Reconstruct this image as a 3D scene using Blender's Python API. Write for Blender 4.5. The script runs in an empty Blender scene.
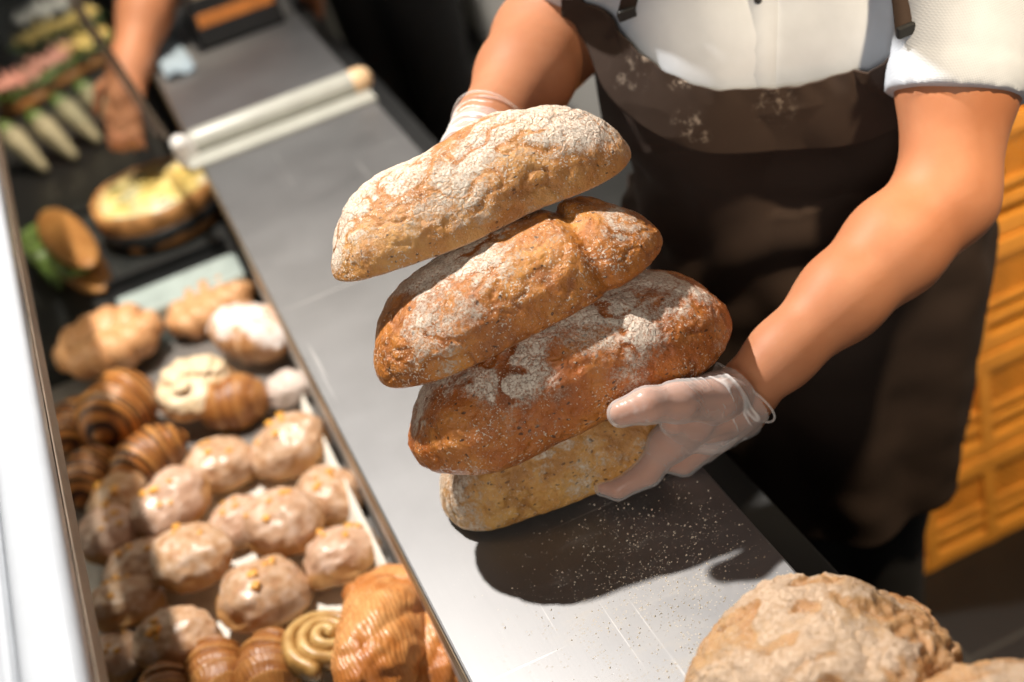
import bpy, bmesh, math, random
import numpy as np
from mathutils import Vector, Matrix, noise
from mathutils.bvhtree import BVHTree

random.seed(7)
rng = np.random.default_rng(7)
scene = bpy.context.scene
COL = scene.collection
PI = math.pi

# ------------------------------------------------------------------ camera (world: X across the counter, Y along it, Z up; metres)
def nrm(a):
    a = np.array(a, float); return a / np.linalg.norm(a)
FPX = 1400.0
AY = nrm([-625, -786, FPX]); AX = nrm([6769, -2886, FPX]); AX = nrm(AX - AY * AX.dot(AY))
AD = np.cross(AX, AY); AD = AD if AD[1] > 0 else -AD
M = np.array([AX, AY, -AD])
ZT = 0.95                                   # height of the worktop
CAM = np.array([0, 0, ZT + 0.9])
def ray(x, y): return M @ np.array([(x - 512) / FPX, (y - 341) / FPX, 1.0])
def atz(x, y, z):
    r = ray(x, y); return CAM + r * ((z - CAM[2]) / r[2])
def aty(x, y, Y):
    r = ray(x, y); return CAM + r * (Y / r[1])
def atd(x, y, d): return CAM + ray(x, y) * d
cd = bpy.data.cameras.new('camera'); cam = bpy.data.objects.new('camera', cd); COL.objects.link(cam)
right = M @ np.array([1, 0, 0]); up = M @ np.array([0, -1, 0]); back = M @ np.array([0, 0, -1])
m4 = Matrix.Identity(4)
for i in range(3):
    m4[i][0] = right[i]; m4[i][1] = up[i]; m4[i][2] = back[i]; m4[i][3] = CAM[i]
cam.matrix_world = m4
cd.sensor_width = 36; cd.lens = FPX / 1024 * 36
cd.clip_start = 0.05; cd.clip_end = 60
cd.dof.use_dof = True; cd.dof.focus_distance = 1.25; cd.dof.aperture_fstop = 2.5
scene.camera = cam

# ------------------------------------------------------------------ object helpers
def link(o):
    COL.objects.link(o); return o
def tag(o, label=None, cat=None, group=None, kind=None):
    if label: o['label'] = label
    if cat: o['category'] = cat
    if group: o['group'] = group
    if kind: o['kind'] = kind
    return o
def thing(name, loc, label, cat, group=None):
    o = link(bpy.data.objects.new(name, None)); o.location = loc; o.empty_display_size = 0.05
    return tag(o, label, cat, group)
def wloc(o):
    v = Vector((0, 0, 0))
    while o is not None:
        v += o.location; o = o.parent
    return v
def mesh(name, verts, faces, mat, parent=None, smooth=True, attrs=None, origin=None):
    """verts in world coordinates unless origin is given (then local to it)"""
    V = np.asarray(verts, float)
    base = np.array(wloc(parent)) if parent is not None else np.zeros(3)
    if origin is not None: base = np.array(origin, float)
    me = bpy.data.meshes.new(name)
    me.from_pydata((V - base).tolist(), [], [list(map(int, f)) for f in faces])
    me.validate(); me.update()
    if smooth: me.polygons.foreach_set('use_smooth', [True] * len(me.polygons))
    if attrs:
        for k, a in attrs.items():
            at = me.attributes.new(k, 'FLOAT', 'POINT'); at.data.foreach_set('value', np.asarray(a, np.float32))
    if mat is not None: me.materials.append(mat)
    o = link(bpy.data.objects.new(name, me))
    if parent is not None: o.parent = parent
    elif origin is not None: o.location = origin
    return o
def from_bm(name, bm, mat, parent=None, smooth=False):
    base = wloc(parent) if parent is not None else Vector((0, 0, 0))
    me = bpy.data.meshes.new(name)
    bmesh.ops.translate(bm, verts=bm.verts, vec=-base)
    bm.normal_update(); bm.to_mesh(me); bm.free()
    if smooth: me.polygons.foreach_set('use_smooth', [True] * len(me.polygons))
    me.materials.append(mat)
    o = link(bpy.data.objects.new(name, me))
    if parent is not None: o.parent = parent
    return o
def box(bm, lo, hi, bevel=0.0, seg=2, rot=None, piv=None):
    lo = Vector(lo); hi = Vector(hi)
    t = bmesh.new()
    bmesh.ops.create_cube(t, size=1.0)
    s = hi - lo; c = (hi + lo) / 2
    for v in t.verts: v.co = Vector((v.co.x * s.x, v.co.y * s.y, v.co.z * s.z)) + c
    if bevel > 0:
        bmesh.ops.bevel(t, geom=t.edges[:], offset=bevel, segments=seg, affect='EDGES', profile=0.5)
    if rot is not None:
        p = Vector(piv) if piv is not None else c
        bmesh.ops.rotate(t, verts=t.verts, cent=p, matrix=rot)
    me = bpy.data.meshes.new('tmp'); t.to_mesh(me); t.free()
    bm.from_mesh(me); bpy.data.meshes.remove(me)
def copy_tree(o, parent=None):
    c = link(o.copy()); c.parent = parent
    for ch in list(o.children): copy_tree(ch, c)
    return c

def frame_from(t):
    t = nrm(t); a = np.array([0, 0, 1.0]) if abs(t[2]) < 0.9 else np.array([1.0, 0, 0])
    n = nrm(np.cross(t, a)); return n, np.cross(t, n)
def tube(pts, rad, seg=16, caps=True, cap_rings=4):
    """swept round tube with rounded ends: verts, faces, (u along, v around)"""
    pts = [np.array(p, float) for p in pts]; rad = list(rad) if hasattr(rad, '__len__') else [rad] * len(pts)
    if caps:
        a = nrm(pts[0] - pts[1]); b = nrm(pts[-1] - pts[-2]); r0, r1 = rad[0], rad[-1]
        pre, post = [], []
        for i in range(cap_rings, 0, -1):
            t = i / cap_rings * PI / 2 * 0.98
            pre.append((pts[0] + a * r0 * math.sin(t), r0 * math.cos(t)))
        for i in range(1, cap_rings + 1):
            t = i / cap_rings * PI / 2 * 0.98
            post.append((pts[-1] + b * r1 * math.sin(t), r1 * math.cos(t)))
        pts = [p for p, _ in pre] + pts + [p for p, _ in post]
        rad = [r for _, r in pre] + rad + [r for _, r in post]
    n = len(pts); V = []; F = []; U = []; W = []
    nn = None
    for i in range(n):
        t = pts[min(i + 1, n - 1)] - pts[max(i - 1, 0)]
        t = nrm(t)
        if nn is None: nn, _ = frame_from(t)
        nn = nrm(nn - t * nn.dot(t)); bb = np.cross(t, nn)
        for j in range(seg):
            a = 2 * PI * j / seg
            V.append(pts[i] + (nn * math.cos(a) + bb * math.sin(a)) * rad[i]); U.append(i / (n - 1)); W.append(j / seg)
    for i in range(n - 1):
        for j in range(seg):
            k = (j + 1) % seg
            F.append([i * seg + j, i * seg + k, (i + 1) * seg + k, (i + 1) * seg + j])
    if caps:
        F.append([j for j in range(seg)][::-1]); F.append([(n - 1) * seg + j for j in range(seg)])
    return np.array(V), F, np.array(U), np.array(W)
def spline(ctrl, n):
    """Catmull-Rom through control points (any dimension)"""
    P = [np.array(c, float) for c in ctrl]; P = [2 * P[0] - P[1]] + P + [2 * P[-1] - P[-2]]
    out = []; segs = len(P) - 3
    for i in range(n):
        u = i / (n - 1) * segs; k = min(int(u), segs - 1); t = u - k
        a, b, c, d = P[k], P[k + 1], P[k + 2], P[k + 3]
        out.append(0.5 * ((2 * b) + (-a + c) * t + (2 * a - 5 * b + 4 * c - d) * t * t + (-a + 3 * b - 3 * c + d) * t ** 3))
    return out
def fbm(p, s, o=3):
    v = 0; a = 1.0; q = Vector(p) * s
    for _ in range(o):
        v += a * noise.noise(q); q = q * 2.03 + Vector((7.3, 1.7, 3.1)); a *= 0.5
    return v

# ------------------------------------------------------------------ smooth implicit surfaces for bodies
class Sdf:
    def __init__(s, lo, hi, h):
        s.lo = np.array(lo, float); s.h = h
        s.n = np.maximum(2, np.ceil((np.array(hi, float) - s.lo) / h).astype(int) + 1)
        s.F = np.full(s.n, 1.0, np.float32)
    def twin(s):
        t = Sdf.__new__(Sdf); t.lo, t.h, t.n = s.lo, s.h, s.n; t.F = np.full(s.n, 1.0, np.float32); return t
    def _win(s, lo, hi):
        a = np.clip(np.floor((lo - s.lo) / s.h).astype(int), 0, s.n); b = np.clip(np.ceil((hi - s.lo) / s.h).astype(int) + 1, 0, s.n)
        sl = tuple(slice(x, y) for x, y in zip(a, b))
        g = [(np.arange(x, y) * s.h + l).astype(np.float32) for x, y, l in zip(a, b, s.lo)]
        return sl, g[0][:, None, None], g[1][None, :, None], g[2][None, None, :]
    def _mix(s, sl, d, k):
        F = s.F[sl]
        if d.size == 0: return
        if k <= 0: s.F[sl] = np.minimum(F, d); return
        h = np.clip(0.5 + 0.5 * (F - d) / k, 0, 1)
        s.F[sl] = F * (1 - h) + d * h - k * h * (1 - h)
    def cone(s, a, b, ra, rb, k=0.01):
        a = np.array(a, float); b = np.array(b, float); m = max(ra, rb) + 2 * k + 3 * s.h
        sl, X, Y, Z = s._win(np.minimum(a, b) - m, np.maximum(a, b) + m)
        ab = b - a; L2 = max(ab.dot(ab), 1e-9)
        t = np.clip(((X - a[0]) * ab[0] + (Y - a[1]) * ab[1] + (Z - a[2]) * ab[2]) / L2, 0, 1)
        d = np.sqrt((X - a[0] - t * ab[0]) ** 2 + (Y - a[1] - t * ab[1]) ** 2 + (Z - a[2] - t * ab[2]) ** 2) - (ra + t * (rb - ra))
        s._mix(sl, d.astype(np.float32), k)
    def chain(s, pts, rad, k=0.006):
        for i in range(len(pts) - 1): s.cone(pts[i], pts[i + 1], rad[i], rad[i + 1], k)
    def ell(s, c, ax, r, k=0.01):
        c = np.array(c, float); m = max(r) + 2 * k + 3 * s.h
        sl, X, Y, Z = s._win(c - m, c + m)
        q = [((X - c[0]) * a[0] + (Y - c[1]) * a[1] + (Z - c[2]) * a[2]) / rr for a, rr in zip(ax, r)]
        l = np.sqrt(q[0] ** 2 + q[1] ** 2 + q[2] ** 2)
        s._mix(sl, ((l - 1) * min(r)).astype(np.float32), k)
    def cut(s, p, n):
        n = nrm(n); hi = s.lo + s.n * s.h
        sl, X, Y, Z = s._win(s.lo, hi)
        s.F = np.maximum(s.F, ((X - p[0]) * n[0] + (Y - p[1]) * n[1] + (Z - p[2]) * n[2]).astype(np.float32))
    def surface(s):
        F = s.F; I = F < 0
        nx, ny, nz = F.shape
        cs = np.zeros((nx - 1, ny - 1, nz - 1), np.int8)
        offs = [(i, j, k) for i in (0, 1) for j in (0, 1) for k in (0, 1)]
        for i, j, k in offs: cs += I[i:nx - 1 + i, j:ny - 1 + j, k:nz - 1 + k]
        act = np.argwhere((cs > 0) & (cs < 8))
        idx = np.full(cs.shape, -1, np.int32); idx[tuple(act.T)] = np.arange(len(act))
        val = {o: F[act[:, 0] + o[0], act[:, 1] + o[1], act[:, 2] + o[2]] for o in offs}
        acc = np.zeros((len(act), 3)); cnt = np.zeros(len(act))
        for o in offs:
            for ax in range(3):
                if o[ax] == 1: continue
                p = list(o); p[ax] = 1; p = tuple(p)
                a, b = val[o], val[p]; m = (a < 0) != (b < 0)
                t = np.where(m, a / np.where(m, a - b, 1), 0)
                pos = np.tile(np.array(o, float), (len(act), 1)); pos[:, ax] += t
                acc[m] += pos[m]; cnt[m] += 1
        V = (act + acc / cnt[:, None]) * s.h + s.lo
        faces = []
        for ax in range(3):
            b, c = (ax + 1) % 3, (ax + 2) % 3
            s0 = [slice(None)] * 3; s1 = [slice(None)] * 3; s0[ax] = slice(0, -1); s1[ax] = slice(1, None)
            A, B = I[tuple(s0)], I[tuple(s1)]
            e = np.argwhere(A != B); e = e[(e[:, b] > 0) & (e[:, c] > 0) & (e[:, b] < F.shape[b] - 1) & (e[:, c] < F.shape[c] - 1)]
            sg = A[tuple(e.T)]
            q = []
            for db, dc in ((-1, -1), (0, -1), (0, 0), (-1, 0)):
                r = e.copy(); r[:, b] += db; r[:, c] += dc; q.append(idx[tuple(r.T)])
            q = np.stack(q, 1); q[~sg] = q[~sg][:, ::-1]
            faces.append(q)
        faces = np.concatenate(faces)
        return V, faces[(faces >= 0).all(1)]

def relax(V, F, it=2, lam=0.5):
    F = np.asarray(F); n = len(V)
    for _ in range(it):
        acc = np.zeros_like(V); c = np.zeros(n)
        for i in range(4):
            a, b = F[:, i], F[:, (i + 1) % 4]
            np.add.at(acc, a, V[b]); np.add.at(c, a, 1); np.add.at(acc, b, V[a]); np.add.at(c, b, 1)
        V = V + lam * (acc / np.maximum(c, 1)[:, None] - V)
    return V

# ------------------------------------------------------------------ material helpers
class Mat:
    def __init__(s, name):
        s.m = bpy.data.materials.new(name); s.m.use_nodes = True
        s.t = s.m.node_tree; s.b = s.t.nodes['Principled BSDF']; s.out = s.t.nodes['Material Output']
    def n(s, kind, **kw):
        x = s.t.nodes.new('ShaderNode' + kind)
        for k, v in kw.items():
            if k in x.inputs: s.set(x.inputs[k], v)
            else: setattr(x, k, v)
        return x
    def set(s, sock, v):
        if hasattr(v, 'is_output') or isinstance(v, bpy.types.NodeSocket): s.t.links.new(v, sock)
        else:
            if isinstance(v, (tuple, list)) and len(v) == 3 and sock.type == 'RGBA': v = (*v, 1)
            sock.default_value = v
    def p(s, **kw):
        for k, v in kw.items(): s.set(s.b.inputs[k.replace('_', ' ')], v)
        return s
    def co(s, scale=(1, 1, 1), warp=0.0, wscale=20.0, rot=(0, 0, 0)):
        o = s.n('TexCoord').outputs['Object']
        if warp:
            nz = s.n('TexNoise', Vector=o, Scale=wscale, Detail=2.0).outputs['Color']
            o = s.vm('ADD', o, s.vm('SCALE', s.vm('SUBTRACT', nz, (0.5, 0.5, 0.5)), sc=warp))
        mp = s.n('Mapping', Vector=o); mp.inputs['Scale'].default_value = scale; mp.inputs['Rotation'].default_value = rot
        return mp.outputs[0]
    def vm(s, op, a, b=None, sc=None):
        x = s.n('VectorMath', operation=op); s.set(x.inputs[0], a)
        if b is not None: s.set(x.inputs[1], b)
        if sc is not None: s.set(x.inputs['Scale'], sc)
        return x.outputs['Value'] if op in ('LENGTH', 'DISTANCE', 'DOT_PRODUCT') else x.outputs['Vector']
    def math(s, op, a, b=0.0, c=0.0, clamp=False):
        x = s.n('Math', operation=op); x.use_clamp = clamp
        s.set(x.inputs[0], a); s.set(x.inputs[1], b); s.set(x.inputs[2], c); return x.outputs[0]
    def noise(s, co, scale, detail=4.0, rough=0.55, dist=0.0):
        return s.n('TexNoise', Vector=co, Scale=scale, Detail=detail, Roughness=rough, Distortion=dist).outputs['Fac']
    def voro(s, co, scale, feature='F1', out='Distance', rand=1.0):
        x = s.n('TexVoronoi', feature=feature); s.set(x.inputs['Vector'], co); x.inputs['Scale'].default_value = scale
        x.inputs['Randomness'].default_value = rand
        return x.outputs[out]
    def step(s, v, lo, hi, a=0.0, b=1.0):
        x = s.n('MapRange', interpolation_type='SMOOTHSTEP'); s.set(x.inputs['Value'], v)
        s.set(x.inputs['From Min'], lo); s.set(x.inputs['From Max'], hi); s.set(x.inputs['To Min'], a); s.set(x.inputs['To Max'], b)
        return x.outputs[0]
    def ramp(s, v, *stops):
        x = s.n('ValToRGB'); s.set(x.inputs[0], v); e = x.color_ramp.elements
        while len(e) < len(stops): e.new(0.5)
        for k, (p, c) in enumerate(stops):
            e[k].position = p; e[k].color = (*c, 1)
        return x.outputs[0]
    def mix(s, f, a, b, mode='MIX'):
        x = s.n('Mix', data_type='RGBA', blend_type=mode)
        s.set(x.inputs[0], f); s.set(x.inputs[6], a); s.set(x.inputs[7], b); return x.outputs[2]
    def attr(s, name):
        x = s.n('Attribute'); x.attribute_name = name; return x.outputs['Fac']
    def bump(s, h, strength=0.5, dist=0.002, normal=None):
        x = s.n('Bump', Height=h, Strength=strength, Distance=dist)
        if normal is not None: s.set(x.inputs['Normal'], normal)
        return x.outputs[0]

def plain(name, col, rough=0.5, metal=0.0, var=0.12, scale=30.0, bump=0.0, **kw):
    m = Mat(name); co = m.co(); f = m.noise(co, scale)
    c = m.mix(m.step(f, 0.3, 0.7), tuple(x * (1 - var) for x in col), tuple(min(1, x * (1 + var)) for x in col))
    m.p(Base_Color=c, Roughness=rough, Metallic=metal, **kw)
    if bump: m.p(Normal=m.bump(m.noise(co, scale * 4, 6), bump, 0.001))
    return m.m

def crust(name, dark, mid, light, flour=0.5, crack=60.0, seeds=0.5, seed=0.0, rough=0.31, flour_col=(0.82, 0.72, 0.60), pits=0.5, powder=0.5, tbias=0.35, fcut=0.30, fcol=None):
    m = Mat(name)
    co0 = m.vm('ADD', m.co(), (seed, seed * 0.7, seed * 1.3))
    nz = m.n('TexNoise', Vector=co0, Scale=35.0, Detail=3.0).outputs['Color']
    cw = m.vm('ADD', co0, m.vm('SCALE', m.vm('SUBTRACT', nz, (0.5, 0.5, 0.5)), sc=0.022))
    top = m.attr('top'); base = m.attr('base')
    n1 = m.noise(co0, 14, 6, 0.6); n2 = m.noise(cw, 70, 5, 0.6)
    tone = m.math('ADD', m.math('MULTIPLY', n1, 0.65), m.math('MULTIPLY', n2, 0.35))
    col = m.ramp(tone, (0.30, dark), (0.48, mid), (0.66, light))
    # pale unbrowned lower rim
    col = m.mix(m.math('MULTIPLY', m.step(base, 0.1, 0.9), 0.7), col, flour_col)
    # dark seeds baked into the crust
    st = m.vm('MULTIPLY', cw, (1.0, 1.7, 1.7))
    vs = m.voro(st, 120); vc = m.voro(st, 120, out='Color')
    sel = m.step(m.n('SeparateColor', Color=vc).outputs[0], 1.0 - 0.55 * seeds - 0.02, 1.0 - 0.55 * seeds)
    sd = m.math('MULTIPLY', m.step(vs, 0.30, 0.20), sel)
    col = m.mix(m.math('MULTIPLY', sd, 0.85), col, (0.045, 0.018, 0.008))
    # flour that stayed where it was dusted, broken up where the crust tore open
    patch = m.noise(co0, 11, 3, 0.55, 0.4)
    fine = m.noise(co0, 210, 7, 0.75)
    fis = m.attr('fissure')
    fv = m.math('ADD', m.math('ADD', m.math('MULTIPLY', patch, 1.02), m.math('MULTIPLY', fine, 0.50)), m.math('MULTIPLY', m.math('SUBTRACT', top, 0.5), tbias))
    fv = m.math('SUBTRACT', fv, m.math('MULTIPLY', fis, fcut))
    t0 = 1.03 - 0.42 * flour
    fl = m.step(fv, t0 - 0.02, t0 + 0.15)
    ck = m.voro(m.vm('ADD', cw, m.vm('SCALE', m.n('TexNoise', Vector=co0, Scale=90.0, Detail=3.0).outputs['Color'], sc=0.012)), crack, 'DISTANCE_TO_EDGE')
    where = m.step(m.noise(co0, 26, 3), 0.40, 0.58)
    ckm = m.math('MULTIPLY', m.step(ck, 0.10, 0.015), where)
    flk = m.math('MULTIPLY', fl, m.math('SUBTRACT', 1.0, m.math('MULTIPLY', ckm, 0.38)))
    # thin flour veil and loose grains
    gn = m.noise(co0, 480, 2, 0.5)
    dens = m.step(m.noise(co0, 30, 4, 0.6), 0.36, 0.70, 0.0, 0.12 * powder)
    grain = m.math('MULTIPLY', m.step(m.math('ADD', gn, dens), 0.66, 0.71), min(1.0, powder + 0.2))
    mic = m.noise(co0, 420, 4, 0.7)
    flk = m.math('MULTIPLY', flk, m.step(mic, 0.34, 0.54, 0.30, 1.0))
    col = m.mix(m.math('MULTIPLY', m.step(mic, 0.56, 0.72), 0.45), col, dark)
    allf = m.math('MAXIMUM', m.math('MULTIPLY', flk, 0.95), m.math('MULTIPLY', grain, 0.8))
    col = m.mix(m.math('MULTIPLY', fis, 0.6), col, fcol or dark)
    col = m.mix(allf, col, flour_col)
    h = m.math('ADD', m.math('MULTIPLY', flk, 0.6), m.math('MULTIPLY', grain, 0.35))
    pit = m.step(m.voro(cw, 95), 0.12, 0.5)
    h = m.math('ADD', h, m.math('MULTIPLY', pit, pits * 0.8))
    h = m.math('ADD', h, m.math('MULTIPLY', m.noise(co0, 260, 6, 0.65), 1.3))
    h = m.math('SUBTRACT', h, m.math('MULTIPLY', m.math('MULTIPLY', ckm, fl), 0.35))
    rg = m.math('ADD', m.math('MULTIPLY', allf, 0.5), rough)
    m.p(Base_Color=col, Roughness=rg, Normal=m.bump(h, 0.85, 0.0018), Specular_IOR_Level=0.6)
    return m.m

# ------------------------------------------------------------------ the materials
def steel_material():
    m = Mat('brushed_steel')
    co = m.co()
    br = m.noise(m.co(scale=(1, 0.03, 1)), 260, 3)
    cl = m.noise(co, 7, 5, 0.6)
    sc1 = m.noise(m.co(scale=(1, 0.02, 1), rot=(0, 0, 0.5)), 130, 2)
    sc2 = m.noise(m.co(scale=(0.02, 1, 1), rot=(0, 0, 0.25)), 110, 2)
    scr = m.math('MAXIMUM', m.step(sc1, 0.70, 0.76), m.step(sc2, 0.71, 0.77))
    rough = m.math('ADD', m.math('ADD', m.math('MULTIPLY', cl, 0.14), 0.40), m.math('MULTIPLY', br, 0.06))
    col = m.mix(cl, (0.225, 0.225, 0.23), (0.30, 0.30, 0.305))
    col = m.mix(m.math('MULTIPLY', scr, 0.5), col, (0.62, 0.61, 0.6))
    # flour dust shaken onto the metal around and in front of the loaves
    d1 = m.step(m.vm('DISTANCE', co, (0.04, -1.03, ZT)), 0.24, 0.03)
    d2 = m.step(m.vm('DISTANCE', co, (0.06, -1.17, ZT)), 0.20, 0.03)
    area = m.math('MAXIMUM', d1, d2)
    cloud = m.step(m.math('ADD', m.noise(co, 22, 6, 0.65), m.math('MULTIPLY', area, 0.22)), 0.56, 0.86)
    sp = m.voro(co, 330); sel = m.n('SeparateColor', Color=m.voro(co, 330, out='Color')).outputs[0]
    spk = m.math('MULTIPLY', m.step(sp, 0.34, 0.24), m.math('GREATER_THAN', m.math('MULTIPLY', area, m.step(m.noise(co, 40, 3), 0.42, 0.7)), sel))
    smear = m.step(m.noise(m.co(scale=(0.25, 1.0, 1), rot=(0, 0, -0.55)), 90, 4), 0.5, 0.8)
    dust = m.math('MAXIMUM', m.math('MULTIPLY', cloud, m.math('ADD', m.math('MULTIPLY', smear, 0.40), 0.07)), m.math('MULTIPLY', spk, 0.8))
    dust = m.math('MULTIPLY', dust, area)
    col = m.mix(dust, col, (0.56, 0.51, 0.44))
    m.p(Base_Color=col, Metallic=m.math('SUBTRACT', 0.93, m.math('MULTIPLY', dust, 0.9)),
        Roughness=m.math('ADD', rough, m.math('MULTIPLY', dust, 0.5)),
        Normal=m.bump(m.math('ADD', m.math('MULTIPLY', br, 0.4), m.math('MULTIPLY', scr, 0.5)), 0.10, 0.0006))
    return m.m
def skin_material():
    m = Mat('skin'); co = m.co()
    n = m.noise(co, 9, 4); n2 = m.noise(co, 150, 3)
    c = m.mix(m.step(n, 0.35, 0.65), (0.39, 0.155, 0.073), (0.45, 0.195, 0.10))
    c = m.mix(m.math('MULTIPLY', m.step(n2, 0.6, 0.75), 0.25), c, (0.42, 0.16, 0.09))
    pore = m.voro(co, 650)
    m.p(Base_Color=c, Roughness=0.56, Specular_IOR_Level=0.3, Subsurface_Weight=0.10, Subsurface_Radius=(0.012, 0.004, 0.002), Subsurface_Scale=1.0,
        Normal=m.bump(m.math('ADD', m.math('MULTIPLY', pore, 0.4), n2), 0.18, 0.0006))
    return m.m
def glove_material():
    m = Mat('vinyl_glove'); co = m.co()
    n = m.noise(co, 60, 3, 0.5, 1.0)
    cr = m.step(m.attr('crease'), 0.15, 0.75)
    h = m.math('MULTIPLY', n, 0.8)
    lw = m.n('LayerWeight', Blend=0.35).outputs['Facing']
    a = m.math('ADD', m.math('ADD', 0.15, m.math('MULTIPLY', lw, 0.42)), m.math('MULTIPLY', cr, 0.50), clamp=True)
    m.p(Base_Color=(0.93, 0.90, 0.88), Roughness=0.24, Alpha=a, Specular_IOR_Level=0.6, Normal=m.bump(h, 0.55, 0.002))
    return m.m
def cloth(name, col, scale=900.0, rough=0.9, fold=0.0):
    m = Mat(name); co = m.co()
    wv = m.math('MULTIPLY', m.n('TexWave', Vector=co, Scale=scale / 6, bands_direction='X').outputs['Fac'], m.n('TexWave', Vector=co, Scale=scale / 6, bands_direction='Z').outputs['Fac'])
    n = m.noise(co, 25, 5)
    c = m.mix(n, tuple(x * 0.85 for x in col), tuple(min(1, x * 1.12) for x in col))
    h = m.math('ADD', m.math('MULTIPLY', wv, 0.25), m.math('MULTIPLY', m.noise(m.co(warp=0.03, wscale=9), 14, 4), fold * 8))
    m.p(Base_Color=c, Roughness=rough, Normal=m.bump(h, 0.35, 0.0015), Specular_IOR_Level=0.2)
    return m, c
STEEL = steel_material()
SKIN = skin_material()
GLOVE = glove_material()
SHIRT = cloth('white_shirt', (0.50, 0.54, 0.60))[0].m
BLACK = plain('black_cloth', (0.012, 0.012, 0.013), 0.9)
WHITE = plain('white_enamel', (0.46, 0.49, 0.53), 0.32, var=0.03)
PALE = plain('pale_panel', (0.62, 0.60, 0.57), 0.4, var=0.05)
CREAM = plain('cream_plastic', (0.34, 0.34, 0.30), 0.35, var=0.05)
DARKMETAL = plain('dark_painted_metal', (0.010, 0.0105, 0.011), 0.55, var=0.1)
DARK = plain('dark_panel', (0.02, 0.019, 0.018), 0.5)
BLACKPLASTIC = plain('black_plastic', (0.012, 0.012, 0.012), 0.35)
PAPER = plain('parchment_paper', (0.72, 0.68, 0.60), 0.7, var=0.06)
ORANGE = plain('orange_crate', (0.80, 0.34, 0.045), 0.38, var=0.15, scale=14)
GREYWALL = plain('light_grey_wall', (0.52, 0.51, 0.485), 0.6, var=0.05, scale=3)
WOOD = plain('board_wood', (0.30, 0.17, 0.08), 0.6, var=0.2)
def glass_material(name, tint=(0.96, 0.985, 0.98)):
    m = Mat(name)
    tr = m.n('BsdfTransparent', Color=tint); gl = m.n('BsdfGlossy', Color=(1, 1, 1), Roughness=0.03)
    fr = m.n('Fresnel', IOR=1.45).outputs[0]
    f = m.math('ADD', m.math('MULTIPLY', fr, 0.15), m.math('MULTIPLY', m.noise(m.co(), 3), 0.01))
    mx = m.n('MixShader'); m.set(mx.inputs[0], f); m.set(mx.inputs[1], tr.outputs[0]); m.set(mx.inputs[2], gl.outputs[0])
    m.t.links.new(mx.outputs[0], m.out.inputs[0]); return m.m
GLASS = glass_material('clear_glass')
def floor_material():
    m = Mat('dark_floor_tile'); co = m.co()
    b = m.n('TexBrick', Vector=co, Scale=1.0, offset=0.0); b.inputs['Brick Width'].default_value = 0.45; b.inputs['Row Height'].default_value = 0.45
    b.inputs['Mortar Size'].default_value = 0.004
    b.inputs['Color1'].default_value = (0.007, 0.0075, 0.0075, 1); b.inputs['Color2'].default_value = (0.009, 0.009, 0.009, 1); b.inputs['Mortar'].default_value = (0.035, 0.034, 0.03, 1)
    m.p(Base_Color=m.mix(m.math('MULTIPLY', m.noise(co, 9, 6), 0.25), b.outputs['Color'], (0.016, 0.016, 0.015)), Roughness=0.42)
    return m.m
FLOOR = floor_material()

# ------------------------------------------------------------------ the setting
def struct(name, bm, mat):
    o = from_bm(name, bm, mat); o['kind'] = 'structure'; return o
bm = bmesh.new(); box(bm, (-2.5, -1.5, -0.05), (2.6, 7.0, 0)); struct('floor', bm, FLOOR)
bm = bmesh.new(); box(bm, (1.25, 1.2, 0), (1.35, 7.0, 2.9)); struct('wall_right', bm, GREYWALL)
bm = bmesh.new(); box(bm, (-2.5, 6.9, 0), (1.25, 7.0, 2.9)); struct('wall_back', bm, plain('dark_back_wall', (0.045, 0.04, 0.033), 0.7))

# ------------------------------------------------------------------ service counter
def counter():
    t = thing('service_counter', (0.23, 1.9, 0), 'long service counter with a scratched stainless steel worktop under the stacked loaves', 'counter')
    bm = bmesh.new(); box(bm, (0.08, 0.15, ZT - 0.022), (0.379, 4.4, ZT), 0.0025)
    from_bm('worktop', bm, STEEL, t)
    bm = bmesh.new(); box(bm, (0.079, 0.15, ZT - 0.05), (0.084, 4.4, ZT - 0.008), 0.001)
    from_bm('edge_lip', bm, plain('lip_shade_brown', (0.30, 0.22, 0.14), 0.4, 0.6), t)  # shadow line below the worktop edge, painted as a brown strip
    bm = bmesh.new(); box(bm, (0.10, 0.17, 0.0), (0.36, 4.38, ZT - 0.022), 0.002); from_bm('cabinet_body', bm, DARK, t)
    bm = bmesh.new(); box(bm, (0.088, 0.3, 0.70), (0.10, 2.06, ZT - 0.03), 0.001); from_bm('side_panel', bm, PALE, t)
    bm = bmesh.new(); box(bm, (0.36, 0.2, 0.80), (0.465, 4.3, 0.825), 0.003); box(bm, (0.36, 0.2, 0.72), (0.37, 4.3, 0.80))
    from_bm('lower_ledge', bm, DARKMETAL, t)
    return t
counter()

def rod():
    t = thing('barrier_rail', (0.22, 2.14, ZT), 'cream round rail on a flat strip lying across the steel worktop', 'rail')
    V, F, _, _ = tube([(0.088, 2.182, 0.972), (0.2, 2.181, 0.972), (0.366, 2.18, 0.972)], 0.0205, 24)
    mesh('rail_tube', V, F, CREAM, t)
    bm = bmesh.new(); box(bm, (0.06, 2.12, ZT), (0.382, 2.175, ZT + 0.008), 0.002); from_bm('base_strip', bm, CREAM, t)
    V, F, _, _ = tube([(0.364, 2.18, 0.972), (0.374, 2.18, 0.972)], 0.0215, 24); mesh('end_cap', V, F, plain('tan_cap', (0.62, 0.42, 0.24), 0.4), t)['label'] = 'tan end cap'
    V, F, _, _ = tube([(0.066, 2.175, 0.955), (0.066, 2.175, 0.975), (0.060, 2.165, 0.985)], [0.020, 0.021, 0.015], 20); mesh('bracket', V, F, PALE, t)['label'] = 'white rounded glass bracket'
rod()

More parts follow.
